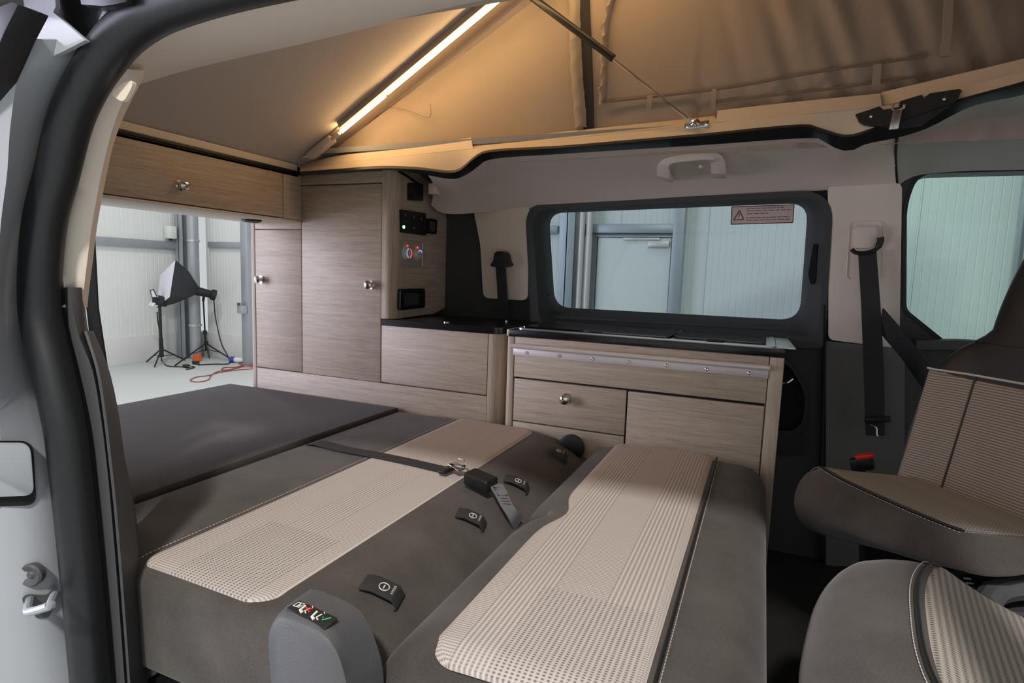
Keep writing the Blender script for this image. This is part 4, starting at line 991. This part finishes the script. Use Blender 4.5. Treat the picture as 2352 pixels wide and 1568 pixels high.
MB().lathe((sp_.x, sp_.y, 1.1815), (0, 0, -1), [(0, .038), (.006, .038), (.009, .03)], 24).build('ring', 'black_plastic', spo)
MB().lathe((sp_.x, sp_.y, 1.1725), (0, 0, -1), [(0, .026), (.001, .026)], 20).build('lens', 'black_gap', spo)

# kitchen unit
KY = 1.90
ku = thing('kitchen_unit', (-.378, KY, 0), 'oak kitchen unit with drawers under the side window', 'kitchen unit')
panel(-.805, .05, KY + .02, 2.28, 0, .780, 'oak_horizontal', 'carcass', ku)
panel(-.827, -.8015, KY - .002, 2.28, 0, .781, 'oak_upright', 'stile', ku, .003)
panel(.0315, .071, KY - .002, 2.28, 0, .781, 'oak_upright', 'stile', ku, .003)
panel(-.7995, .029, KY, KY + .018, .6375, .781, 'oak_horizontal', 'upper_front', ku)
d = panel(-.797, -.3935, KY, KY + .018, .4785, .631, 'oak_horizontal', 'drawer', ku); knob((-.599, KY, .58), (0, -1, 0), d)
panel(-.797, -.3935, KY, KY + .018, .06, .474, 'oak_horizontal', 'drawer', ku)
panel(-.3875, .027, KY, KY + .018, .06, .629, 'oak_horizontal', 'door', ku)
panel(-.797, .027, KY + .012, KY + .0215, .06, .64, 'black_gap', 'shadow_back', ku)
rl = thing('table_rail', (-.387, KY - .02, .73), 'aluminium hanging rail screwed along the kitchen front', 'rail')
MB().tube([(-.809, KY - .013, .749), (.034, KY - .013, .749)], .0085, 14).build('tube', 'aluminium', rl)
panel(-.803, .031, KY - .005, KY - .0005, .716, .742, 'aluminium', 'flange', rl, .0008)
for u, v in ((1210, 802), (1285, 808), (1361, 814), (1444, 822), (1532, 830), (1624, 838), (1722, 846)):
    q = P(u, v, Y=KY - .005); MB().lathe((q.x, KY - .005, .7275), (0, -1, 0), [(0, .0058), (.002, .0052), (.0035, .003), (.0025, .0015)], 12).build('screw', 'chrome', rl)
kw = thing('worktop', (-.378, KY, .782), 'black kitchen worktop around the cooker', 'worktop')
panel(-.822, .071, KY - .006, 2.30, .782, .806, 'black_top', 'top', kw, .002)
panel(-.830, -.8225, KY - .006, 2.28, .782, .806, 'aluminium', 'end_strip', kw, .0008)
ck = thing('cooker_sink', (-.37, 2.1, .806), 'cooker and sink with dark glass lids in steel frame', 'cooker')
cz = .8075
def kz(u, v, z=cz): p = P(u, v, Z=z); return (p.x, p.y)
fo_ = [kz(1186, 757), kz(1268, 740), kz(1772, 774), kz(1779, 799)]
fo_ = [(-.80, 1.915), (-.80, 2.285), (.045, 2.285), (.045, 1.915)]
fi_ = [(-.785, 1.945), (-.785, 2.27), (.028, 2.27), (.028, 1.945)]
MB().plate(roundpoly(fo_, .02, 4), [roundpoly(fi_, .012, 4)], lambda a, b, t: Vector((a, b, t)), .806, .811).build('steel_frame', 'steel', ck)
MB().plate(roundpoly(fi_, .012, 4), [], lambda a, b, t: Vector((a, b, t)), .806, .8085).build('basin_tray', 'steel', ck)
MB().plate(roundpoly([(-.79, 1.935), (-.79, 2.275), (-.27, 2.275), (-.27, 1.935)], .015, 4), [], lambda a, b, t: Vector((a, b, t)), .812, .817).build('glass_lid', 'black_glass', ck)
MB().plate(roundpoly([(-.265, 1.958), (-.265, 2.275), (.018, 2.275), (.018, 1.958)], .015, 4), [], lambda a, b, t: Vector((a, b, t)), .812, .817).build('glass_lid', 'black_glass', ck)
for x in (-.52, -.13): MB().box(x - .025, x + .025, 1.93, 1.948, .811, .8195).build('lid_grip', 'black_plastic', ck, bevel=.002)
MB().plate([(.047, 1.93), (.10, 1.93), (.088, 2.29), (.047, 2.29)], [], lambda a, b, t: Vector((a, b, t)), .8062, .809).build('end_plate', 'steel', ck)
MB().lathe((.07, 2.0, .809), (0, 0, 1), [(0, .003), (.001, .003), (.0015, .001)], 8).build('screw', 'steel', ck)

# ------------------------------------------------------------------ beds and seats
mt = thing('rear_mattress', (-1.75, 1.25, .30), 'dark grey flat rear mattress reaching to the tailgate', 'mattress')
rbox(-2.215, -1.294, .63, 1.916, .33, .460, .011, (8, 12, 2), lambda x, y, z: (x, y, z + (.0012 * math.sin(4 * x) * math.sin(5 * y) if z > .4 else 0))).build('cushion', 'mattress_fabric', mt)
MB().box(-2.2, -1.3, .64, 1.915, .0, .33).build('bed_box', 'dark_plastic', mt, bevel=.004)

be = thing('bench_bed', (-.6, 1.28, 0), 'charcoal and grey woven bench seat folded flat into a bed', 'bench')
def back_top(x, y):
    z = .452
    if x > -.70: z -= .085 * ((x + .70) / .21) ** 2
    z += .006 * math.sin(PI * min(1, max(0, (x + 1.29) / .6)))
    if y < .70: z -= .012 * ((.70 - y) / .06) ** 2
    return z
def f_back(x, y, z):
    k = (z - .26) / (.452 - .26)
    return (x + (.02 * (1 - k) if y < .8 and x < -.9 else 0), y, .26 + (back_top(x, y) - .26) * k)
bc = rbox(-1.291, -.490, .645, 1.893, .26, .452, .024, (22, 26, 4), f_back).build('back_cushion', 'charcoal_fabric', be)
def seat_left(y):
    a = -.505
    if 1.17 < y < 1.30:
        a += .075 * math.sin(PI * (y - 1.17) / .13) ** 1.0
    return a
def seat_top(x, y):
    z = .455 + .010 * math.sin(PI * max(0, min(1, (x + .50) / .55)))
    if x < -.40: z -= .05 * ((-.40 - x) / .1) ** 2
    if x > -.02: z -= .03 * ((x + .02) / .07) ** 2
    if y < .72: z -= .02 * ((.72 - y) / .06) ** 2
    return z
def f_seat(x, y, z):
    k = (z - .10) / (.455 - .10)
    x2 = x
    t = (x + .505) / .555
    if t < .45: x2 = x + (seat_left(y) + .505) * (1 - t / .45)
    return (x2, y, .10 + (seat_top(x2, y) - .10) * k)
sc = rbox(-.505, .050, .66, 1.862, .10, .455, .045, (16, 30, 5), f_seat).build('seat_cushion', 'charcoal_fabric', be)
def insert(name, x0, x1, y0, y1, top, parent, m, rc=(.04, .04, .04, .04), off=.0035, edge=None):
    n1, n2 = 26, 90; rows = []
    for i in range(n2):
        y = y0 + (y1 - y0) * (.5 - .5 * math.cos(PI * i / (n2 - 1))); row = []
        a, b = x0, x1
        for (yy, s, side, r) in ((y0, 1, 0, rc[0]), (y0, 1, 1, rc[1]), (y1, -1, 0, rc[2]), (y1, -1, 1, rc[3])):
            dd = (y - yy) * s
            if dd < r:
                ins_ = r - math.sqrt(max(0, r * r - (r - dd) ** 2))
                if side == 0: a += ins_
                else: b -= ins_
        if edge: a += edge(y)
        for j in range(n1):
            x = a + (b - a) * j / (n1 - 1)
            e = min(j, n1 - 1 - j, i, n2 - 1 - i)
            row.append(Vector((x, y, top(x, y) + (off if e > 0 else -.004))))
        rows.append(row)
    return MB().loft(rows, close=False).build(name, m, parent, ang=180, uvf=lambda p: (p.x, p.y - y0))
insert('woven_insert', -1.012, -.698, .664, 1.884, back_top, bc, 'woven_cloth', (.03, .05, .02, .03))
insert('woven_insert', -.412, -.098, .672, 1.852, seat_top, sc, 'woven_cloth', (.05, .02, .02, .02), edge=lambda y: .03 * math.exp(-((y - 1.235) / .07) ** 2))
def seam(pts, parent, r=.0011, m='stitch', name='stitching'): return MB().tube(pts, r, 5).build(name, m, parent)
def dashed(fn, a, b, parent, step=.008, r=.0007, m='stitch'):
    mb = MB(); t = a
    while t < b: mb.tube([fn(t), fn(min(t + step * .62, b))], r, 4); t += step
    return mb.build('stitching', m, parent)
dashed(lambda y: Vector((-1.017, y, back_top(-1.017, y) + .002)), .66, 1.885, bc)
dashed(lambda y: Vector((-.088, y, seat_top(-.088, y) + .002)), .67, 1.85, sc)
MB().tube([Vector((-.094, y, seat_top(-.094, y) + .001)) for y in [.665 + i * .0395 for i in range(31)]], .0032, 8).build('piping', 'rubber', sc)
MB().box(-1.27, -.52, .67, 1.885, .14, .26).build('back_frame', 'black_plastic', be, bevel=.01)
MB().box(-.48, .03, .69, 1.85, .0, .10).build('seat_base', 'black_plastic', be, bevel=.01)
# hinge cover at the near end with pictogram label
hF = [(640, 1720), (634, 1568), (630, 1490), (633, 1446), (650, 1424), (700, 1440), (742, 1460), (772, 1494), (790, 1545), (800, 1610), (802, 1720)]
hB = [(646, 1720), (640, 1568), (629, 1470), (630, 1424), (664, 1387), (692, 1376), (772, 1410), (808, 1444), (836, 1510), (851, 1580), (854, 1720)]
def hl3(px, Y): return catmull([P(u, v, Y=Y) for u, v in px], 44)
F1, B1 = hl3(hF, .578), hl3(hB, .625)
cF = sum(F1, Vector()) / len(F1)
m1 = [f.lerp(b_, .25) + Vector((0, -.010, .003)) for f, b_ in zip(F1, B1)]
hg = MB(); hg.loft([[f + (cF - f) * .10 + Vector((0, -.004, 0)) for f in F1], F1, m1, [f.lerp(b_, .6) + Vector((0, -.006, .004)) for f, b_ in zip(F1, B1)], B1, [q + Vector((0, .03, 0)) for q in B1]])
hgo = hg.build('hinge_cover', 'grey_plastic', be, ang=60)
lq = [P(657, 1399, Y=.592), P(688, 1381, Y=.616), P(776, 1422, Y=.608), P(744, 1451, Y=.584)]
def lab(a, b, h=0.0):
    p = lq[0].lerp(lq[3], a).lerp(lq[1].lerp(lq[2], a), b)
    nn = (lq[3] - lq[0]).cross(lq[1] - lq[0]).normalized(); nn = nn if nn.z > 0 else -nn
    return p + nn * h
lb_ = MB().loft([[lab(0, 0, -.004), lab(1, 0, -.004), lab(1, 1, -.004), lab(0, 1, -.004)], [lab(0, 0, .003), lab(1, 0, .003), lab(1, 1, .003), lab(0, 1, .003)]]).build('warning_label', 'label_black', hgo, bevel=.002)
def ink(pts, r, m, nm): MB().tube([lab(a, b, .0036) for a, b in pts], r, 5).build(nm, m, hgo)
ink([(.06, .35), (.06, .75), (.19, .85), (.19, .42), (.06, .35)], .0007, 'white_print', 'book_symbol'); ink([(.125, .4), (.125, .8)], .0007, 'white_print', 'book_symbol'); ink([(.155, .5), (.155, .65)], .001, 'white_print', 'info_symbol')
for o in (.25, .56):
    ink([(o, .72), (o + .02, .3), (o + .1, .22)], .0022, 'white_print', 'seat_symbol')
    ink([(o + .14, .85), (o + .145, .88)], .0022, 'white_print', 'head_symbol')
    ink([(o + .13, .72), (o + .1, .4), (o + .17, .3)], .0012, 'white_print', 'body_symbol')
ink([(.30, .2), (.42, .85)], .0012, 'red_print', 'red_cross'); ink([(.29, .68), (.46, .45)], .0012, 'red_print', 'red_cross')
ink([(.76, .62), (.80, .42), (.90, .78)], .0013, 'green_print', 'green_tick')
# far hinge
MB().lathe(P(1312, 1028, Y=1.860), (0, -1, 0), [(-.03, .03), (-.01, .045), (.01, .045), (.015, .03)], 24).build('hinge_cover', 'black_plastic', be)
# anchor tags in the gap
tv, tf = textmesh('ISOFIX', .0085)
for u, v, sz in ((875, 1362, 1.25), (1080, 1196, 1.2), (1185, 1114, 1.2), (1279, 1044, 1.1)):
    p = P(u, v, Z=.428)
    x = Vector((.35, -.9, 0)).normalized(); ax_ = Vector((.9, .25, -.30)).normalized()
    ys_ = Vector((.1, 1, 0)); ys_ = (ys_ - ax_ * ys_.dot(ax_)).normalized(); nn = ax_.cross(ys_); nn = nn if nn.z > 0 else -nn
    t_ = MB(); t_.strap([p - ax_ * .03 * sz + nn * .008, p - ax_ * .012 * sz + nn * .014, p + ax_ * .02 * sz + nn * .012, p + ax_ * .03 * sz, p + ax_ * .022 * sz - nn * .03, p + ax_ * .0 - nn * .045], ys_, .034 * sz, .003)
    to = t_.build('anchor_tag', 'webbing', be, bevel=.001)
    cc_ = p + ax_ * .004 * sz + nn * .0158
    MB().tube([cc_ - ax_ * .003 + (ax_ * math.cos(a * PI / 8) + ys_ * math.sin(a * PI / 8)) * .0075 * sz for a in range(17)], .0009, 5).build('tag_symbol', 'white_print', to)
    MB().tube([cc_ - ax_ * .003 - ys_ * .004, cc_ - ax_ * .003 + ys_ * .004], .0012, 5).build('tag_symbol', 'white_print', to)
    cc2 = cc_ + ax_ * .012 * sz
    MB().add([cc2 + ys_ * (-q.x) * .95 + ax_ * (-q.y) * .7 + nn * .0006 for q in tv], tf).build('tag_print', 'white_print', to)
MB().box(-.56, -.49, .66, 1.88, .27, .33).build('anchor_bar', 'black_gap', be)
# rails under the bench
rr = thing('floor_rail', (-.8, .7, 0), 'steel seat rail on the van floor below the bench', 'rail')
ra0, ra1 = P(382, 1533, Z=.20), P(560, 1620, Z=.20)
MB().tube([ra0, ra1], .008, 8).build('rod', 'steel', rr)
MB().tube([P(450, 1537, Z=.24), P(408, 1572, Z=.24)], .002, 6).build('release_wire', 'steel', rr)
MB().loft([[P(333, 1497, Y=.66), P(380, 1522, Y=.66), P(378, 1534, Y=.66), P(338, 1560, Y=.66)], [P(333, 1497, Y=.672), P(380, 1522, Y=.672), P(378, 1534, Y=.672), P(338, 1560, Y=.672)]]).build('bracket', 'grey_plastic', rr)
MB().box(-1.0, -.4, .63, .68, .0, .06).build('foot_profile', 'black_plastic', rr)

# belt across the folded backrest
sbt = thing('lap_belt', P(1000, 1070, Z=.46), 'black lap belt with tongue and buckle lying across the bench', 'belt')
path = []
for i, (u, v) in enumerate(((700, 1012), (725, 1019), (790, 1036), (860, 1050), (940, 1066), (1003, 1079), (1025, 1083))):
    p = P(u, v, Z=.456); z = back_top(max(-1.289, p.x), p.y)
    path.append(Vector((p.x, p.y, max(z + .0065, .452) if i else .43)))
mb = MB(); mb.strap(catmull(path, 30), (0.05, 1, 0), .047, .0018); mb.build('strap', 'webbing', sbt)
tg_ = path[-1]
bxd = (P(1140, 1112, Z=.45) - P(1060, 1090, Z=.45)); bxd.z = 0; bxd.normalize(); byd = Vector((-bxd.y, bxd.x, 0))
t0 = P(1030, 1083, Z=.465)
to = MB().strap([t0 - bxd * .012 + Vector((0, 0, .004)), t0 + bxd * .012 + Vector((0, 0, .008))], byd, .06, .010).build('tongue_grip', 'black_plastic', sbt, bevel=.003)
MB().strap([t0 + bxd * .004 + byd * .01 + Vector((0, 0, .022)), t0 + bxd * .045 + byd * .004 + Vector((0, 0, .014))], byd, .032, .003).build('tongue', 'chrome', sbt, bevel=.001)
MB().tube(catmull([t0 + bxd * .01 + byd * .028 + Vector((0, 0, .03)), t0 + bxd * .03 + byd * .034 + Vector((0, 0, .028)), t0 + bxd * .04 + byd * .02 + Vector((0, 0, .02)), t0 + bxd * .02 + byd * .005 + Vector((0, 0, .02)), t0 + bxd * .0 - byd * .02 + Vector((0, 0, .016))], 16), .003, 8).build('tongue_bow', 'chrome', sbt)
bc0 = P(1104, 1103, Z=.475)
bb = rbox(-.038, .038, -.026, .026, -.016, .016, .006, (3, 3, 2), lambda x, y, z: tuple(bc0 + bxd * x + byd * y + Vector((0, 0, z - x * .12))))
bo = bb.build('buckle', 'black_plastic', sbt)
MB().strap([bc0 - bxd * .039, bc0 - bxd * .041], byd, .03, .012).build('release_slot', 'black_gap', bo)
wb_ = [P(1138, 1112, Z=.468), P(1150, 1132, Z=.462), P(1163, 1158, Z=.445), P(1178, 1182, Z=.425), P(1190, 1205, Z=.39)]
mb = MB(); mb.strap(catmull(wb_, 16), byd, .036, .004); wo = mb.build('buckle_web', 'grey_webbing', sbt)
w_ = catmull(wb_, 16); mid_ = w_[4]; dn = (w_[8] - w_[2]).normalized(); sdv = (byd - dn * byd.dot(dn)).normalized(); nrm = dn.cross(sdv); nrm = nrm if nrm.z > 0 else -nrm
def wp(a, b): i = 2 + a * 7; k = int(i); q = w_[k].lerp(w_[k + 1], i - k); return q + sdv * b * .014 + nrm * .0028
for poly in ([(0, -1), (0, 1), (.5, -1), (.5, 1), (0, -1)], [(.0, -1), (.5, -1)], [(0, 1), (.5, 1)], [(.62, -.8), (.62, .8)], [(.74, -.8), (.74, .8)], [(.86, -.8), (.86, .8)]):
    MB().tube([wp(*q) for q in poly], .0008, 4).build('bar_stitching', 'rubber', wo)

# wall belts
def pillar_belt(label, guide, pts, w, slot):
    r_ = thing('seat_belt', guide, label, 'belt', 'seat belts on the van walls'); g = Vector(guide)
    MB().strap(pts, (1, 0, 0), w, .003).build('strap', 'webbing', r_)
    return r_, g
g = P(1147, 598, Y=WY - .03)
r_, _ = pillar_belt('dark belt on the beige trim left of the side window', g, [P(1149, 600, Y=WY - .035), P(1153, 660, Y=WY - .035), P(1158, 742, Y=WY - .03)], lambda i: (.045, .045, .05)[i], 0)
MB().plate(roundpoly([(lambda p: (p.x, p.z))(P(u, v, Y=WY - .05)) for u, v in ((1126, 610), (1134, 598), (1136, 582), (1142, 577), (1158, 577), (1164, 584), (1166, 598), (1172, 608), (1164, 613), (1134, 613))], .006, 3), [], onY, WY - .055, WY - .01).build('guide_loop', 'black_plastic', r_, bevel=.003)
g = P(1990, 560, Y=WY - .03)
r_, _ = pillar_belt('dark belt on the beige centre pillar right of the side window', g, [P(1992, 580, Y=WY - .045), P(2000, 700, Y=WY - .06), P(2007, 850, Y=WY - .07), P(2010, 1000, Y=WY - .07)], lambda i: (.052, .055, .058, .055)[i], 0)
MB().tube(catmull([P(u, v, Y=WY - .05) for u, v in ((1956, 572), (1966, 580), (1990, 580), (2012, 572), (2022, 555), (2022, 545))], 20), [.007] * 14 + [.010] * 6, 10).build('guide_loop', 'black_plastic', r_)
MB().plate(roundpoly([(lambda p: (p.x, p.z))(P(u, v, Y=WY - .03)) for u, v in ((1960, 522), (2012, 520), (2014, 545), (2000, 570), (1962, 572))], .012, 4), [], onY, WY - .04, WY - .01).build('height_slider', 'beige_trim', r_, bevel=.003)
l1 = roundpoly([(lambda p: (p.x, p.z))(P(u, v, Y=WY - .018)) for u, v in ((1952, 509), (2030, 507), (2028, 640), (1944, 642))], .015, 4)
l2 = [(sum(p[0] for p in l1) / len(l1) + (p[0] - sum(p[0] for p in l1) / len(l1)) * .97, sum(p[1] for p in l1) / len(l1) + (p[1] - sum(p[1] for p in l1) / len(l1)) * .985) for p in l1]
MB().plate(l1, [l2], onY, WY - .0155, WY - .01).build('cover_outline', 'beige_trim', r_)
MB().strap([P(2024, 735, Y=WY - .05), P(2080, 800, Y=WY - .16), P(2150, 900, Y=WY - .28)], (.3, 0, -1), .10, .004).build('shoulder_strap', 'webbing', r_)
MB().strap([P(1986, 966, Y=WY - .08), P(2046, 962, Y=WY - .08)], (0, 0, 1), .02, .012).build('tongue', 'black_plastic', r_, bevel=.003)
MB().tube(catmull([P(u, v, Y=WY - .09) for u, v in ((1998, 976), (2012, 982), (2014, 1000), (2026, 1003))], 10), .003, 6).build('tongue_wire', 'steel', r_)

# ------------------------------------------------------------------ swivelled cab seats
def cab_seat(name, loc, rz, label, w, nose, depth, ins_w0, ins_w1, tilt, backrest=True, ins_off=0.0, zb=.25, bslope=0.0):
    r_ = thing(name, loc, label, 'seat', 'swivelled cab seats', rz=rz)
    y0, y1 = w
    def top(x, y):
        z = .535 - tilt * max(0, x) - .055 * (max(0, -x) / nose) ** 2.2
        e0 = max(0, (y0 + .07 - y) / .07); e1 = max(0, (y - (y1 - .07)) / .07)
        bol = .0
        if ins_w0 > y0 + .02 and y < ins_w0: bol = .012 * min(1, (ins_w0 - y) / .03)
        if ins_w1 < y1 - .02 and y > ins_w1: bol = .022 * min(1, (y - ins_w1) / .03)
        return z + bol - .03 * e0 ** 2 - .03 * e1 ** 2
    def f(x, y, z):
        zl = zb - bslope * y; k = (z - zb) / (.53 - zb)
        nx = x + (.05 * (1 - k) if x < 0 else 0)
        tt = abs((y - (y0 + y1) / 2) / ((y1 - y0) / 2))
        if x < .1: nx += .05 * tt ** 3 * (1 - max(0, x) / .1)
        return (nx, y, zl + (top(x, y) - zl) * k)
    cu = rbox(-nose, depth, y0, y1, zb, .53, .05, (14, 14, 3), f).build('cushion', 'charcoal_fabric', r_)
    n1, n2 = 30, 26; rows = []
    for i in range(n2):
        y = ins_w0 + (ins_w1 - ins_w0) * i / (n2 - 1); row = []
        for j in range(n1):
            x = ins_off + (depth - .03 - ins_off) * j / (n1 - 1)
            e = min(j, i if ins_w0 > y0 + .02 else 9, (n2 - 1 - i) if ins_w1 < y1 - .02 else 9)
            tt = abs((y - (y0 + y1) / 2) / ((y1 - y0) / 2)); xx = x + .05 * tt ** 3 * (1 - max(0, x) / .1 if x < .1 else 0)
            row.append(Vector((xx, y, top(x, y) + (.004 if e > 0 else -.004))))
        rows.append(row)
    MB().loft(rows, close=False).build('woven_insert', 'ribbed_cloth', cu, ang=180, uvf=lambda p: (p.y + .02, p.x + .12) if not backrest else (p.x, p.y))
    MB().tube([Vector((ins_off - .004 + .05 * abs((y - (y0 + y1) / 2) / ((y1 - y0) / 2)) ** 3, y, top(ins_off, y) + .003)) for y in [ins_w0 + (ins_w1 - ins_w0) * i / 12 for i in range(13)]], .0035, 6).build('piping', 'rubber', cu)
    dashed(lambda y: Vector((ins_off - .013 + .05 * abs((y - (y0 + y1) / 2) / ((y1 - y0) / 2)) ** 3, y, top(ins_off - .013, y) + .0025)), ins_w0, ins_w1, cu)
    for yb in ([ins_w0] if ins_w0 > y0 + .02 else []) + ([ins_w1] if ins_w1 < y1 - .02 else []):
        dashed(lambda x: Vector((x, yb + (.008 if yb > 0 else -.008), top(x, yb + (.012 if yb > 0 else -.012)) + .002)), .0, depth - .04, cu)
    MB().lathe((.18, (y0 + y1) / 2, 0), (0, 0, 1), [(0, .2), (.04, .2), (.06, .16), (.2, .15), (zb, .17)], 28).build('swivel_base', 'black_plastic', r_)
    return r_, top
ds_, dtop = cab_seat('swivel_seat', (.28, 1.47, 0), math.atan2(.6, .8), 'swivelled far seat with grey woven backrest and black headrest', (-.265, .265), .09, .42, -.17, .265, .13, zb=.42, bslope=.28)
# backrest in local frame (x = depth back, y = left), leaning back
def bk(a, h, d):
    """a: across (-.26..+.26), h: height along the backrest, d: towards the sitter"""
    return Vector((.355 + .22 * h - d, a, .46 + h * .975))
def bshape(a, h, d):
    side = abs(a) / .26
    dd = d + (.035 * max(0, side - .62) / .38 if d > 0 else 0)
    return bk(a, h, dd)
def widthat(h):
    if h < .30: return .258 + .006 * math.sin(h / .3 * PI)
    if h < .40: return .258 - .055 * ((h - .30) / .10) ** 1.5
    if h < .45: return .203 - .06 * (h - .40) / .05
    return .143 - .04 * ((h - .45) / .25) ** 2
def blayer(h0, h1, n, name, m, d0=.045, d1=-.08, parent=None, wf=None, sub=0):
    loops = []
    for i in range(n):
        h = h0 + (h1 - h0) * i / (n - 1); w_ = (wf or widthat)(h); lp_ = []
        e = 1.0
        for j in range(28):
            an = 2 * PI * j / 28; ca, sa = math.cos(an), math.sin(an)
            sx = math.copysign(abs(ca) ** .5, ca); sy = math.copysign(abs(sa) ** .5, sa)
            dm, dr_ = (d0 + d1) / 2, (d0 - d1) / 2
            lp_.append(bshape(w_ * sx, h, dm + dr_ * sy))
        loops.append(lp_)
    return MB().loft(loops).build(name, m, parent, ang=60)
bko = blayer(-.06, .335, 20, 'backrest', 'charcoal_fabric', parent=ds_)
blayer(.325, .44, 12, 'shoulder_panel', 'black_plastic', .047, -.07, ds_)
blayer(.42, .68, 16, 'headrest', 'black_plastic', .05, -.06, ds_)
rows = []
for i in range(24):
    h = .015 + .315 * i / 23; row = []
    for j in range(26):
        a = -.252 + .504 * j / 25
        e = min(i, j, 23 - i, 25 - j); side = abs(a) / .26
        dsurf = .045 - .0018 - .030 * max(0, (abs(a) - .15) / .11) ** 6
        row.append(bshape(a, h, dsurf + (.004 if e else -.004)))
    rows.append(row)
_bi = MB().loft(rows, close=False).build('woven_insert', 'lined_cloth', bko, ang=180, uvf=lambda p: (p.y, p.z * 1.02))
MB().tube([bshape(-.252 + .504 * i / 20, .335, .046 - .030 * max(0, (abs(-.252 + .504 * i / 20) - .15) / .11) ** 6) for i in range(21)], .003, 6).build('piping', 'stitch', bko)
MB().tube([bshape(.13, .02 + .31 * i / 12, .0475) for i in range(13)], .003, 6).build('seam', 'charcoal_fabric', bko)
# plastic side valance of that seat with switches and recess
# buckle with red button at its far side
bk_ = thing('belt_buckle', P(1985, 1050, Y=1.95), 'belt buckle with bright red release button beside the far seat', 'buckle')
q = P(1986, 1047, Y=1.95)
MB().obox(q, (1, -.2, .35), (.2, 1, 0), (-.35, 0, 1), .024, .014, .006).build('button', 'red_plastic', bk_, bevel=.003)
MB().obox(q + Vector((-.004, .004, -.025)), (1, -.2, .35), (.2, 1, 0), (-.35, 0, 1), .03, .018, .018).build('housing', 'black_plastic', bk_, bevel=.004)
MB().tube([q + Vector((-.004, .004, -.03)), q + Vector((.03, .03, -.3))], .01, 8).build('stalk', 'black_plastic', bk_)

ps_, ptop = cab_seat('swivel_seat', (.245, .98, 0), math.atan2(-.157, .988), 'swivelled near seat cushion with woven grey insert at the right', (-.30, .235), .15, .42, -.30, .235, .37)
# console between the seats
cs_ = thing('centre_console', (.62, 1.30, 0), 'grey plastic console with small switches between the two seats', 'console')
Zc = .425
p0 = P(2172, 1322, Z=Zc); p1 = P(2352, 1310, Z=Zc)
co = roundpoly([(p0.x, p0.y - .02), (p0.x + .02, p0.y + .05), (p1.x + .3, p1.y + .06), (p1.x + .3, p1.y - .20), (p0.x + .05, p0.y - .18)], .03, 4)
hole = roundpoly([kz(2270, 1340, Zc), kz(2400, 1328, Zc), kz(2500, 1420, Zc), kz(2285, 1400, Zc)], .015, 4)
MB().plate(co, [hole], lambda a, b, t: Vector((a, b, t)), Zc - .03, Zc).build('top_shell', 'grey_plastic', cs_)
MB().plate(co, [], lambda a, b, t: Vector((a, b, t)), 0.0, Zc - .03).build('body', 'dark_plastic', cs_)
MB().plate(roundpoly([kz(2202, 1322, Zc), kz(2232, 1322, Zc), kz(2246, 1344, Zc), kz(2222, 1346, Zc)], .004, 3), [], lambda a, b, t: Vector((a, b, t)), Zc, Zc + .003).build('switch_plate', 'black_plastic', cs_)
for u, v in ((2222, 1328), (2228, 1339)): MB().obox(P(u, v, Z=Zc + .004), (1, .3, 0), (-.3, 1, 0), (0, 0, 1), .006, .002, .001).build('switch_symbol', 'white_print', cs_)
MB().tube(catmull([P(u, v, Z=Zc + .015) for u, v in ((2260, 1392), (2285, 1362), (2330, 1352), (2420, 1345))], 14), .022, 10).build('handbrake_grip', 'grey_plastic', cs_)

for o in list(bpy.data.objects):
    if '_base' in o: del o['_base']
